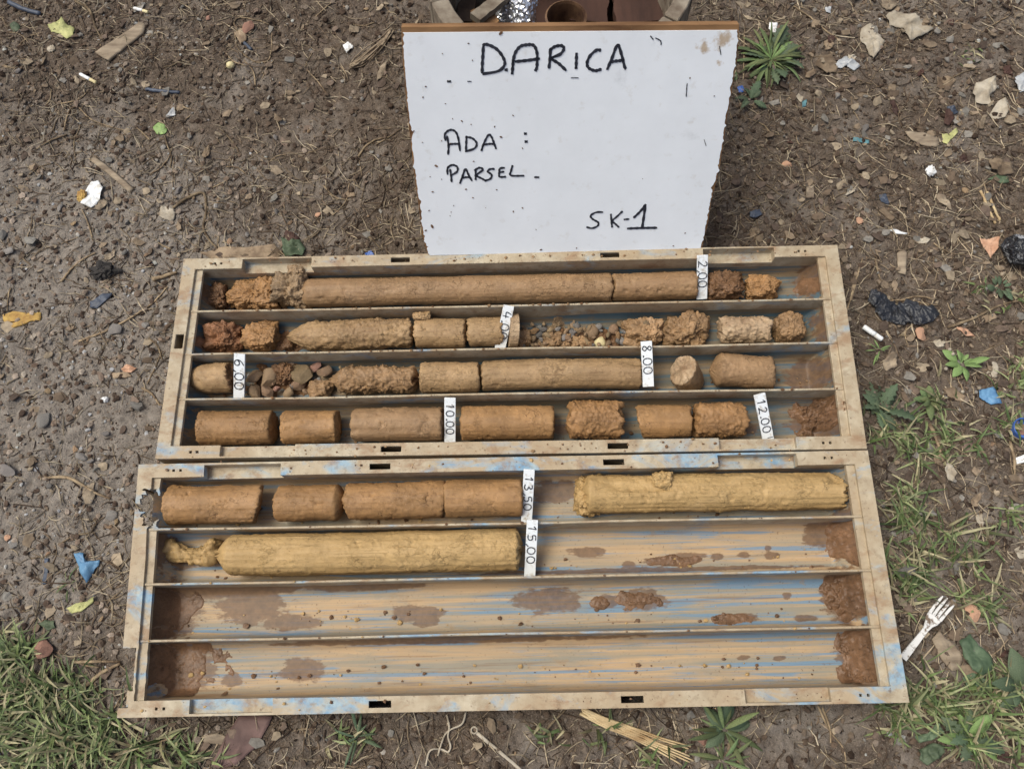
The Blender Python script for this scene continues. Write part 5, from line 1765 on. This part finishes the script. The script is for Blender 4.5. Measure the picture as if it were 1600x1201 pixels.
while k < 150:
    x, y = (g3.uniform(0, 620) if g3.random() < .85 else g3.uniform(620, 1600)), g3.uniform(0, 1200)
    p = at(x, y)
    if in_boxes(np.array([p[0]]), np.array([p[1]]), .03)[0] or (600 < x < 1170 and y < 420) or (y > 1000 and x < 200):
        continue
    sz, mt = 5 + 10 * g3.random() ** 2.5, g3.choice([M_STONE, M_STONE, M_BSTONE])
    stone("pebble", (ROCKS + ROCKS + PEBS[:2])[k % 14], x, y, sz, mt, ("tiny " if sz < 7 else "larger " if sz > 11 else "small ") + ("grey" if mt == M_STONE else "brown") + " pebble on the trodden soil " + region(x, y), "pebble", "small pebbles on the soil", z=gz(p[0], p[1]), k=.8, asp=g3.uniform(.7, 1))
    k += 1
for (x, y, s, m, lab, q) in [(68, 1012, 38, M_BRICK, "pink-red brick fragment in the lower left grass", 0), (1518, 957, 32, M_ORBRICK, "orange brick fragment right of the white fork", 1), (496, 335, 14, M_ORBRICK, "small orange brick chip behind the farther box", 2),
                             (1230, 257, 22, M_ORBRICK, "orange chip right of the white board", 3), (1343, 345, 18, M_ORBRICK, "flat orange chip above the farther box right corner", 4), (12, 840, 13, M_ORBRICK, "tiny orange brick chip at the left edge", 5),
                             (1438, 522, 30, M_ORBRICK, "broken orange chip below the black film", 0), (1097, 1156, 18, M_BRICK, "little red fragment left of the leafy weed below the box", 1), (388, 42, 34, M_BRICK, "dull red tile flake inside the dry vine ring", 2), (326, 28, 16, M_BRICK, "red flake near the upper left litter", 3)]:
    p = on(x, y)
    stone("brick_fragment", ROCKS[q], x, y, s, m, lab, "brick fragment", "brick chips on the ground", z=p[2], k=.6, asp=1.1)

# plastic, paper and other rubbish
W("plastic_scrap", "folded pale blue plastic wrapper left of the nearer box", "plastic scrap", [(114, 864), (128, 862), (134, 876), (156, 874), (152, 884), (132, 910), (122, 888)], M_BLUE, .0008, .006, .005, .005, 11, curl=.01)
W("plastic_scrap", "narrow faded blue strip standing in soil at far left", "plastic scrap", [(69, 872), (76, 872), (75, 913), (67, 912)], M_NAVY, .001, .001, .004, .001, 12)
W("plastic_scrap", "bright blue triangular wrapper scrap in the right grass", "plastic scrap", [(1528, 610), (1552, 604), (1564, 630), (1548, 632), (1530, 620)], M_BLUE, .0008, .004, .006, .004, 13, curl=.006)
W("plastic_scrap", "small dark blue scrap right of the white board bottom", "plastic scrap", [(1172, 330), (1186, 326), (1192, 334), (1180, 340), (1172, 338)], M_NAVY, .0008, .003, .003, .002, 14)
W("plastic_scrap", "dark blue pointed scrap near the right middle ground", "plastic scrap", [(1374, 304), (1384, 302), (1390, 316), (1388, 322), (1376, 316)], M_NAVY, .0008, .003, .003, .002, 15)
W("plastic_scrap", "purple-blue scrap in the upper right litter", "plastic scrap", [(1480, 166), (1492, 165), (1498, 176), (1486, 180)], M_NAVY, .0008, .004, .003, .002, 16)
W("plastic_scrap", "tiny blue scrap just behind the farther box", "plastic scrap", [(570, 396), (580, 390), (584, 398), (572, 402)], M_CAPBLUE, .0008, .002, .003, .001, 17)
W("plastic_scrap", "blue bit under the weed beside the board", "plastic scrap", [(1152, 136), (1160, 133), (1164, 142), (1155, 144)], M_CAPBLUE, .0008, .002, .003, .001, 18)
W("plastic_strip", "flat teal plastic strip on the upper right soil", "plastic strip", [(1334, 213), (1359, 218), (1358, 224), (1333, 219)], M_TEAL, .0012, .0002, .005, .0005, 19)
W("green_scrap", "tiny bright green plastic scrap below the weed", "plastic scrap", [(1254, 158), (1260, 155), (1260, 165), (1254, 167)], M_TEAL, .0008, .001, .003, .001, 20)
W("paper_scrap", "large crumpled dirty paper at the top right", "paper scrap", [(1385, 22), (1400, 16), (1425, 22), (1440, 32), (1460, 44), (1440, 56), (1424, 60), (1412, 44), (1392, 36)], M_PALEWASTE, .001, .009, .006, .006, 21)
W("paper_scrap", "torn beige paper below the large crumpled paper", "paper scrap", [(1346, 44), (1362, 36), (1372, 50), (1384, 62), (1376, 76), (1364, 92), (1354, 70), (1344, 60)], M_PALEWASTE, .001, .008, .005, .005, 22)
W("paper_scrap", "grey-beige torn paper at the right edge among dry leaves", "paper scrap", [(1524, 130), (1540, 124), (1556, 118), (1558, 138), (1546, 150), (1552, 165), (1530, 160), (1520, 145)], M_PALEWASTE, .001, .009, .006, .005, 23)
W("paper_scrap", "pale paper beside the grey-beige torn paper at right", "paper scrap", [(1558, 160), (1572, 152), (1580, 166), (1570, 184), (1556, 188), (1544, 182)], M_PALEWASTE, .001, .008, .005, .004, 24)
W("paper_scrap", "whitish paper cut by the right photo edge", "paper scrap", [(1585, 120), (1602, 112), (1606, 142), (1594, 144)], M_CLEAR, .001, .005, .005, .004, 25)
W("plastic_film", "torn greyish clear film right of the weed", "plastic film", [(1305, 98), (1322, 85), (1334, 90), (1344, 104), (1335, 110), (1322, 104), (1310, 105)], M_CLEAR, .0008, .006, .005, .004, 26)
W("plastic_scrap", "small white square scrap above the weed", "plastic scrap", [(1203, 34), (1216, 35), (1213, 52), (1201, 44)], M_WHITE, .0008, .002, .005, .002, 27)
W("plastic_scrap", "white pointed scrap at the very top right of the board", "plastic scrap", [(1290, 10), (1299, 8), (1299, 20), (1291, 18)], M_CLEAR, .0008, .002, .005, .002, 28)
W("fallen_leaf", "greenish-yellow torn leaf right of the teal strip", "leaf", [(1472, 208), (1482, 210), (1494, 200), (1496, 208), (1484, 220), (1478, 228), (1473, 222)], M_YLEAF, .0006, .004, .004, .003, 29, curl=.006)
W("fallen_leaf", "grey-green leaf edge at right above the two straws", "leaf", [(1544, 278), (1560, 272), (1576, 276), (1578, 284), (1566, 286)], M_DLEAF, .0006, .003, .004, .003, 30)
W("fallen_leaf", "broad brown dead leaf left of the clear film", "leaf", [(1274, 100), (1282, 84), (1300, 86), (1310, 98), (1308, 112), (1292, 114)], M_LEAFDRY, .0006, .004, .005, .003, 31, curl=.006)
W("fallen_leaf", "large grey-brown dead leaf above the white fluff", "leaf", [(1545, 250), (1562, 246), (1580, 254), (1588, 268), (1566, 272), (1548, 264)], M_LEAFDRY, .0006, .005, .005, .003, 32, curl=.006)
W("wood_chip", "flat grey-brown bark chip left of the yellow leaf", "wood chip", [(1416, 204), (1440, 205), (1468, 215), (1466, 228), (1444, 226), (1424, 216)], M_DRYWOOD, .003, .002, .004, .002, 33)
W("fallen_leaf", "cream curled leaf below the white petal scrap", "leaf", [(1432, 374), (1444, 368), (1454, 374), (1448, 380), (1436, 380)], M_PALEWASTE, .0006, .004, .004, .003, 34)
W("fallen_leaf", "orange-brown dry leaf left of the black foil lump", "leaf", [(1530, 373), (1546, 374), (1560, 371), (1556, 390), (1548, 404), (1540, 392)], M_ORBRICK, .0006, .005, .005, .003, 35, curl=.008)
W("wood_chip", "small upright wood chip above the farther box right corner", "wood chip", [(1403, 394), (1411, 389), (1418, 392), (1416, 428), (1404, 424)], M_DRYWOOD, .003, .001, .004, .001, 36)
W("wood_chip", "dark leaf chip left of the white petal", "wood chip", [(1373, 328), (1382, 322), (1398, 340), (1394, 346)], M_LEAFDRY, .002, .002, .004, .001, 37)
W("wood_chip", "square grey chip near the orange chip right of the board", "wood chip", [(1260, 291), (1272, 289), (1273, 308), (1260, 308)], M_DRYWOOD, .003, .001, .004, .001, 38)
W("petal_scrap", "thin white petal like scrap above the farther box corner", "scrap", [(1388, 360), (1400, 358), (1419, 364), (1412, 367), (1396, 364)], M_WHITE, .0006, .001, .004, .001, 39)
W("brown_sheet", "brown rubber sheet corner sticking out below the nearer box", "rubber sheet", [(330, 1195), (352, 1150), (372, 1118), (425, 1118), (415, 1140), (400, 1165), (372, 1192), (350, 1201)], M_BROWNSHEET, .003, .002, .004, .002, 40)
W("wood_chip", "grey wood chip under the lower left corner of the nearer box", "wood chip", [(314, 1150), (340, 1144), (352, 1150), (348, 1163), (318, 1160)], M_DRYWOOD, .004, .001, .004, .001, 41)
W("fallen_leaf", "pale curled dead leaf left of the empty channels", "leaf", [(105, 950), (118, 942), (140, 938), (148, 930), (146, 942), (128, 954), (112, 958)], M_YLEAF, .0006, .004, .005, .003, 42, curl=.008)
W("fallen_leaf", "grey-green leaf above the pink brick fragment", "leaf", [(58, 974), (70, 968), (86, 970), (88, 980), (74, 984)], M_DLEAF, .0006, .003, .005, .003, 43)
W("wood_chip", "large brown-grey chip right of the white fork", "wood chip", [(1458, 998), (1468, 985), (1486, 1002), (1502, 1020), (1504, 1044), (1488, 1048), (1472, 1030)], M_DRYWOOD, .004, .003, .005, .002, 44)
W("fallen_leaf", "big dark veined leaf right of the brown-grey chip", "leaf", [(1500, 1000), (1518, 990), (1528, 1008), (1550, 1024), (1552, 1042), (1536, 1056), (1518, 1046), (1506, 1024)], M_DLEAF, .0006, .005, .006, .004, 45, curl=.008)
W("fallen_leaf", "drooping dark leaf below the big veined leaf", "leaf", [(1502, 1058), (1520, 1050), (1540, 1060), (1548, 1076), (1534, 1080), (1512, 1072)], M_DLEAF, .0006, .005, .006, .004, 46, curl=.006)
W("fallen_leaf", "grey-green wilted leaf below the nearer box right corner", "leaf", [(1430, 1150), (1450, 1145), (1466, 1128), (1472, 1142), (1456, 1156), (1438, 1160)], M_DLEAF, .0006, .005, .006, .004, 47, curl=.008)
W("fallen_leaf", "broad wilted leaf near the lower right corner", "leaf", [(1436, 1172), (1458, 1160), (1476, 1164), (1470, 1182), (1446, 1194), (1436, 1186)], M_DLEAF, .0006, .005, .006, .004, 48, curl=.008)
W("plastic_scrap", "pale rectangular scrap at the right edge below the blue cap", "plastic scrap", [(1588, 715), (1604, 708), (1604, 722), (1590, 724)], M_WHITE, .001, .001, .005, .001, 49)
W("wood_chip", "orange-tan bark chip below the blue scrap at right", "wood chip", [(1492, 512), (1510, 512), (1526, 524), (1508, 524)], M_ORBRICK, .002, .002, .005, .002, 50)
W("fallen_leaf", "dark brown leaf behind the blue triangular scrap", "leaf", [(1474, 606), (1492, 604), (1508, 620), (1504, 628), (1482, 618)], M_LEAFDRY, .0006, .003, .005, .002, 51)
W("wood_chip", "dull brown chip left of the farther box under the reddish lump", "wood chip", [(174, 582), (200, 580), (205, 588), (176, 590)], M_LEAFDRY, .002, .002, .004, .001, 52)
W("fallen_leaf", "orange-brown broken leaf left of the farther box slot", "leaf", [(188, 576), (198, 568), (212, 574), (206, 582), (192, 580)], M_ORBRICK, .0006, .003, .004, .002, 53)
W("yellow_foam", "dull yellow clay smear at the far left ground", "clay smear", [(6, 492), (22, 486), (50, 490), (64, 488), (62, 500), (46, 502), (22, 512), (8, 504)], M_YOLK, .003, .003, .003, .002, 54)
W("painted_chip", "dark chip with yellow paint below the ash lump", "paint chip", [(142, 470), (160, 458), (174, 456), (168, 468), (152, 482), (140, 480)], M_NAVY, .002, .003, .004, .002, 55)
g4 = random.Random(31)
k = 0
while k < 64:
    x, y = (g4.uniform(1110, 1600) if g4.random() < .62 else g4.uniform(0, 640)), g4.uniform(0, 1190)
    p = at(x, y)
    if in_boxes(np.array([p[0]]), np.array([p[1]]), .05)[0] or (600 < x < 1175 and y < 420) or (x < 640 and y > 420 and g4.random() < .7):
        continue
    r, nv, el, ro = g4.uniform(6, 17), g4.choice([5, 6, 7, 9]), g4.uniform(.35, .9), g4.uniform(0, 6.28)
    poly = []
    for q in range(nv):
        a = 6.283 * q / nv + g4.uniform(-.25, .25)
        rr = r * g4.uniform(.6, 1.25)
        u, w_ = rr * math.cos(a), rr * math.sin(a) * el
        poly.append((x + u * math.cos(ro) - w_ * math.sin(ro), y + u * math.sin(ro) + w_ * math.cos(ro)))
    hue_, mt = g4.choice([("brown", M_LEAFDRY), ("brown", M_LEAFDRY), ("grey-brown", M_DRYWOOD), ("beige", M_PALEWASTE), ("dark", M_PLANK)])
    W("leaf_scrap", ("larger " if r > 12 else "small ") + hue_ + " dead leaf scrap trodden into the soil " + region(x, y), "leaf scrap", poly, mt, .0006, g4.uniform(.002, .006), .003, .002, 100 + k, "dead leaf scraps on the soil", g4.uniform(0, .006), 4, 4)
    k += 1
crumple("ash_lump", "black burnt ash lump left of the farther box", "ash lump", 162, 424, .002, 50, 34, M_CHAR, 7, .012, 5, k=.7)
crumple("white_pebble", "small white crumpled scrap left of the flat grey stone", "scrap", 164, 624, .002, 13, 11, M_WHITE, 8, .005, 4)
crumple("paper_ball", "white crumpled paper ball on the right ground", "paper ball", 1454, 267, .003, 18, 20, M_WHITE, 9, .008, 4)
faceted("foil_lump", "black and silver foil lump at the right photo edge", "foil lump", at(1594, 392, .018), [.029, .033, .022], M_BLACKFOIL, 21)

def black_film():
    pts = [(1358, 462), (1372, 468), (1386, 484), (1402, 492), (1420, 488), (1440, 492), (1462, 484)]
    P2 = smooth_line(pts, 7)
    w = np.interp(np.linspace(0, 6, len(P2)), range(7), [8, 14, 15, 14, 17, 15, 9])
    c = on(1410, 485)
    g = np.random.default_rng(8)
    K = 22
    V = []
    for i, (x, y) in enumerate(P2):
        q = on(x, y, .008) - c
        t = P2[min(i + 1, len(P2) - 1)] - P2[max(i - 1, 0)]
        t = t / np.linalg.norm(t)
        for k in range(K):
            a = 2 * math.pi * k / K
            f = .75 + .5 * abs(fbm(np.array([[i * .35, math.cos(a) * 1.6, math.sin(a) * 1.6]]), 3, 3)[0]) * 2
            r = w[i] / 1090 * f * 1.3
            V.append(q + np.array([-t[1] * -1 * math.cos(a) * r * -1 * -1 * 0 + (t[1]) * math.cos(a) * r, t[0] * math.cos(a) * r, .28 * math.sin(a) * r]))
    n = len(P2)
    F = [(i * K + k, i * K + (k + 1) % K, (i + 1) * K + (k + 1) % K, (i + 1) * K + k) for i in range(n - 1) for k in range(K)]
    F += [tuple(range(K))[::-1], tuple((n - 1) * K + k for k in range(K))]
    o = link("plastic_film", mesh_np("plastic_film", V, F, False), M_BLACK, None, c)
    tag(o, "crumpled black plastic film right of the farther core box", "plastic film")
black_film()

def cap():
    c = on(1594, 671, .002)
    root = thing("bottle_cap", c, "upturned round blue bottle cap at the right photo edge", "bottle cap")
    mb = MB()
    R = .0155
    mb.lathe(c, [(.0005, 0), (R, 0), (R + .0006, .011), (R - .0012, .011), (R - .0018, .002), (.0005, .002)], 32)
    mb.build("shell", M_CAPBLUE, root, smooth=False, bevel=.0004)
    mb = MB()
    mb.lathe(c, [(.0005, .0025), (R * .6, .0025), (R * .6, .0034), (.0005, .0034)], 20)
    mb.build("liner", M_BRICK, root)
cap()

def fork():
    tip, end = on(1482, 935, .012), on(1410, 1028, .006)
    d = end - tip
    L = np.linalg.norm(d); d /= L
    s = np.cross([0, 0, 1.0], d); s /= np.linalg.norm(s)
    u = np.cross(d, s)
    if u[2] < 0: u = -u
    c = (tip + end) / 2
    root = thing("plastic_fork", (c[0], c[1], c[2] - .006), "dirty white plastic fork beside the nearer box right corner", "fork")
    def strip_(name, pts):
        """pts: (along, across, half width, lift)"""
        V = []
        for a, q, w, z in pts:
            p = tip + d * a + s * q + u * z
            V += [p - s * w - u * .0008, p + s * w - u * .0008, p + s * w * .9 + u * .0009, p - s * w * .9 + u * .0009]
        n = len(pts)
        F = [(3, 2, 1, 0), tuple(4 * n - 4 + q for q in range(4))]
        for i in range(n - 1):
            for q in range(4):
                F.append((4 * i + q, 4 * i + (q + 1) % 4, 4 * i + 4 + (q + 1) % 4, 4 * i + 4 + q))
        mb = MB(); mb.add(V, F)
        return mb.build(name, M_FORK, root, smooth=False)
    strip_("handle", [(.033, 0, .0105, .001), (.040, 0, .0098, .0005), (.047, 0, .0062, .001), (.056, 0, .0040, .003), (.080, 0, .0046, .003), (L, 0, .0058, .002)])
    for k in range(4):
        q = (k - 1.5) * .0058
        strip_("tine", [(.0 + abs(k - 1.5) * .002, q * 1.06, .0008, .004), (.010, q * 1.03, .0018, .002), (.022, q, .0020, .0005), (.0329, q * .95, .0023, .0012)])
fork()

def straws():
    for lab, p, q in (("left one of two pale parallel straws at the right", (1532, 298), (1555, 350)), ("right one of two pale parallel straws at the right", (1542, 300), (1562, 345))):
        stick("drinking_straw", lab, "straw", [p, ((p[0] + q[0]) / 2, (p[1] + q[1]) / 2), q], 2.4, M_REED, taper=(1, 1))
straws()
stick("cable_tie", "pale thin metal tie with an eye below the nearer box", "cable tie", [(744, 1143), (770, 1165), (800, 1190), (816, 1204)], 3.0, M_PALEWASTE, flat=.5, taper=(.9, .8))
def eye():
    c = on(741, 1140, .004)
    mb = MB()
    pts = [c * 0 + np.array([.0042 * math.cos(a), .0042 * math.sin(a), 0]) for a in np.linspace(0, 6.28, 15)]
    mb.tube(pts, .0013, 6)
    o = link("wire_eye", mb.mesh("wire_eye", True), M_PALEWASTE, None, c)
    tag(o, "small pale wire ring above the thin metal tie", "wire ring")
eye()
stick("string", "white knotted ribbon string lying below the nearer box", "string", [(728, 1112), (722, 1130), (706, 1138), (696, 1146), (690, 1160), (684, 1180)], 1.5, M_PALEWASTE, flat=.6, taper=(1, .9), lift=.004)
stick("string", "looped white ribbon end left of the thin metal tie", "string", [(698, 1116), (702, 1135), (700, 1150), (704, 1165), (700, 1174), (690, 1170), (672, 1172), (665, 1196)], 1.5, M_PALEWASTE, flat=.6, taper=(1, .9), lift=.004)
def reed():
    c = on(985, 1145)
    g = np.random.default_rng(9)
    mb = MB()
    for k in range(9):
        o_ = (k - 4) * 1.7
        e = g.uniform(-8, 8)
        pts = [(905 + abs(e), 1110 + o_ * .6), (945, 1128 + o_), (985, 1143 + o_ * 1.2), (1030 + e, 1163 + o_ * 1.5), (1068 + 2 * e, 1180 + o_ * 2 + g.uniform(-2, 2))]
        P = np.array([on(x, y, .004 + .002 * g.random()) for x, y in smooth_line(pts, 4)]) - c
        mb.tube(P, np.linspace(.0022, .0011, len(P)), 5)
    o = link("split_reed", mb.mesh("split_reed", True), M_REED, None, c)
    tag(o, "splintered pale yellow reed below the nearer box", "reed")
reed()

# ------------------------------------------------------------------ weeds and grass
def leaf_mesh(L, w, bend, fold=.25, n=7, serr=0.0, seed=0):
    """one leaf blade along +x rising then drooping"""
    V = []
    for i in range(n + 1):
        t = i / n
        ww = w * (math.sin(math.pi * min(.98, t * .9 + .08)) ** .8) * (1 + serr * (1 if i % 2 else -1))
        x = L * t * (1 - .12 * bend * t)
        z = L * (.35 * t - bend * t * t)
        V += [(x, -ww, z + fold * ww), (x, 0, z), (x, ww, z + fold * ww)]
    V = np.array(V)
    lo = V.copy(); lo[:, 2] -= .0005
    A = np.concatenate([V, lo])
    o = len(V)
    F = []
    for i in range(n):
        for q in (0, 1):
            a = 3 * i + q
            F.append((a, a + 3, a + 4, a + 1)); F.append((o + a, o + a + 1, o + a + 4, o + a + 3))
        F.append((3 * i, o + 3 * i, o + 3 * i + 3, 3 * i + 3)); F.append((3 * i + 2, 3 * i + 5, o + 3 * i + 5, o + 3 * i + 2))
    return mesh_np("leaf", A, F, True)
LEAVES = {
    'narrow': [leaf_mesh(1, .062, b) for b in (.25, .4, .55)],
    'oval': [leaf_mesh(1, .22, b, .18) for b in (.3, .42, .5)],
    'toothed': [leaf_mesh(1, .2, b, .2, 11, .3) for b in (.3, .42, .5)],
}

def weed(label, x, y, spec, group=None, seed=0, spread=.010):
    """spec: (kind, count, length px lo, hi, material)"""
    g = random.Random(seed + 50)
    c = on(x, y)
    root = thing("weed", c, label, "weed", group)
    for kind, cnt, lo, hi, mat in spec:
        meshes = []
        for me in LEAVES[kind]:
            m2 = me.copy(); m2.materials.clear(); m2.materials.append(mat); meshes.append(m2)
        for k in range(cnt):
            o = bpy.data.objects.new("leaf", g.choice(meshes))
            COL.objects.link(o)
            o.parent = root
            L = g.uniform(lo * .7, hi * 1.05) / 1090.0
            a = g.uniform(0, 6.283) if cnt > 15 else 6.283 * (k + g.uniform(-.5, .5)) / cnt
            rr = g.uniform(0, spread)
            o.location = (rr * math.cos(a), rr * math.sin(a), .002 + g.uniform(0, .006))
            o.scale = (L, L * g.uniform(.8, 1.25), L)
            o.rotation_euler = (g.uniform(-.5, .5), g.uniform(-.5, .12), a + g.uniform(-.4, .4))
    return root
weed("bushy spiky green weed beside the white board right edge", 1203, 96, [('narrow', 80, 26, 62, M_WEED), ('narrow', 30, 20, 50, M_GLEAF), ('toothed', 12, 30, 60, M_DLEAF)], seed=1, spread=.026)
weed("flat dark leafed weed just below the spiky weed", 1172, 158, [('toothed', 7, 26, 44, M_DLEAF)], seed=2)
weed("leafy dark green weed touching the front of the nearer box", 1130, 1140, [('narrow', 14, 34, 62, M_WEED), ('oval', 8, 26, 46, M_DLEAF)], seed=3)
weed("thin bladed weed at the bottom edge below the leafy weed", 1128, 1186, [('narrow', 12, 25, 50, M_WEED)], seed=4)
weed("broad leafed weed with white buds right of the farther box", 1500, 570, [('oval', 12, 18, 34, M_GLEAF)], seed=5)
weed("grey-green toothed weed against the farther box right rim", 1372, 640, [('toothed', 12, 24, 52, M_DLEAF)], seed=6)
weed("small green rosette right of the toothed weed", 1450, 626, [('oval', 11, 16, 34, M_WEED)], seed=7)
weed("large smooth dark leaves at the lower right photo edge", 1590, 1070, [('oval', 7, 40, 70, M_DLEAF)], seed=8)
weed("small star shaped weed left of the nearer box", 108, 912, [('narrow', 9, 14, 26, M_WEED)], seed=9)
weed("yellowish sprout right of the white cigarette butt", 1372, 548, [('narrow', 9, 12, 24, M_GLEAF)], seed=10)
weed("clover like low weed at the right edge above the blue cap", 1560, 452, [('oval', 14, 10, 24, M_DLEAF)], seed=11)
weed("low broad weed among grass at the lower left edge", 22, 1020, [('oval', 12, 18, 36, M_WEED)], seed=12)
weed("thin sprout below the nearer box left of the white string", 560, 1150, [('narrow', 9, 20, 44, M_DLEAF)], seed=13)
weed("low leafy weed at the lower right bottom edge", 1510, 1150, [('oval', 9, 22, 44, M_GLEAF), ('toothed', 5, 24, 44, M_DLEAF)], seed=14)
for i, (x, y) in enumerate([(1484, 546), (1489, 553), (1478, 576), (1530, 606), (1504, 612), (1536, 560)]):
    crumple("flower_bud", "small white flower bud beside the broad leafed weed", "flower bud", x, y, .012, 6, 6, M_PALEWASTE, 40 + i, .003, 3, k=.3)['group'] = "white buds in the right grass"

PAL_GRASS = [s2l(176, 164, 120), s2l(104, 112, 66), s2l(118, 138, 72), s2l(92, 116, 56), s2l(136, 150, 88), s2l(78, 98, 48), s2l(150, 158, 100), s2l(104, 124, 64), s2l(166, 158, 112), s2l(140, 130, 88)]
def grass(name, label, blobs, seed):
    g = np.random.default_rng(seed)
    X, Y, Ln = [], [], []
    for (px, py, rx, ry, n, L) in blobs:
        m = int(n * (.36 if seed == 2 else .46))
        qx, qy = g.normal(0, .5, m) * rx, g.normal(0, .5, m) * ry
        P = np.array([at(px + a, py + b) for a, b in zip(qx, qy)])
        ncl = max(2, m // 12)
        cl = P[g.integers(0, m, ncl)]
        w = g.integers(0, ncl, m)
        cl_on = g.random(m) < .75
        P = np.where(cl_on[:, None], cl[w] + np.c_[g.normal(0, .006, (m, 2)), np.zeros(m)], P)
        X.append(P[:, 0]); Y.append(P[:, 1]); Ln.append(g.uniform(.35, 1.2, m) * L / 1090)
    x, y, Ln = map(np.concatenate, (X, Y, Ln))
    keep = ~in_boxes(x, y, .004)
    x, y, Ln = x[keep], y[keep], Ln[keep]
    n = len(x)
    z = gh(x, y) - .001
    a = g.uniform(0, 6.283, n)
    lean = g.uniform(.25, 1.15, n)
    droop = g.uniform(.3, 1.5, n)
    wd = g.uniform(.0010, .0031, n)
    seg = 5
    rings = []
    px, py, pz = x.copy(), y.copy(), z.copy()
    for s in range(seg + 1):
        t = s / seg
        th = np.clip(lean + droop * t, 0, 1.9)
        if s:
            px = px + np.cos(a) * np.sin(th) * Ln / seg
            py = py + np.sin(a) * np.sin(th) * Ln / seg
            pz = np.maximum(pz + np.cos(th) * Ln / seg, gh(px, py) + .001)
        a = a + g.normal(0, .08, n)
        w = wd * (1 - t) ** .6 * (1 if s else .7)
        cx, cy = -np.sin(a), np.cos(a)
        rings.append(np.stack([np.stack([px + cx * w, py + cy * w, pz + w * .5], 1), np.stack([px, py, pz], 1), np.stack([px - cx * w, py - cy * w, pz + w * .5], 1)], 1))
    V = np.stack(rings, 1)
    f = []
    for s in range(seg):
        for q in (0, 1):
            f.append([s * 3 + q, s * 3 + q + 1, s * 3 + q + 4, s * 3 + q + 3])
    k = (seg + 1) * 3
    F = (np.arange(n)[:, None, None] * k + np.array(f)[None]).reshape(-1, 4)
    # blades that cross a box rim are shortened away
    tip = V[:, -1, 1]
    bad = in_boxes(tip[:, 0], tip[:, 1], -.012)
    V = V[~bad]
    n = len(V)
    F = (np.arange(n)[:, None, None] * k + np.array(f)[None]).reshape(-1, 4)
    pal = np.array(PAL_GRASS)
    c = pal[g.integers(0, len(pal), n)] * g.uniform(.5, 1.0, (n, 1))
    o = link(name, mesh_np(name, V.reshape(-1, 3), F, True, colors=np.repeat(c, k, 0)), M_GRASS)
    return tag(o, label, "grass", None, 'stuff')
grass("grass", "thick green grass in the lower left corner", [(40, 1120, 110, 90, 900, 62), (120, 1160, 120, 60, 700, 60), (20, 1040, 60, 50, 220, 45), (110, 1080, 60, 40, 240, 50), (220, 1185, 110, 20, 160, 45), (290, 1190, 30, 16, 40, 45)], 1)
grass("grass", "patchy green grass along the right side of the boxes",
      [(1415, 790, 40, 40, 190, 50), (1430, 850, 60, 60, 380, 55), (1400, 900, 20, 50, 80, 45), (1430, 690, 70, 40, 260, 42), (1500, 690, 40, 30, 120, 40), (1400, 660, 50, 30, 120, 40), (1460, 640, 60, 40, 120, 38), (1540, 660, 60, 26, 110, 38), (1590, 600, 40, 50, 120, 40),
       (1500, 865, 50, 30, 150, 52), (1540, 930, 40, 30, 150, 50), (1590, 800, 30, 20, 60, 38), (1560, 1090, 90, 60, 420, 55), (1480, 1110, 60, 50, 260, 55), (1410, 1110, 40, 26, 160, 50), (1390, 1105, 40, 14, 70, 45), (1450, 1070, 30, 40, 120, 48), (1530, 1160, 70, 40, 220, 55), (1420, 940, 16, 40, 60, 40),
       (1590, 520, 30, 60, 80, 34), (1570, 470, 60, 30, 90, 26)], 2)
grass("grass", "sparse thin grass below the front rim of the nearer box", [(560, 1150, 50, 34, 50, 40), (330, 1180, 50, 20, 50, 36), (960, 1140, 60, 30, 60, 40), (1050, 1165, 60, 26, 60, 40), (870, 1150, 40, 30, 30, 34), (1515, 90, 30, 18, 24, 26), (1140, 120, 14, 20, 14, 30)], 3)
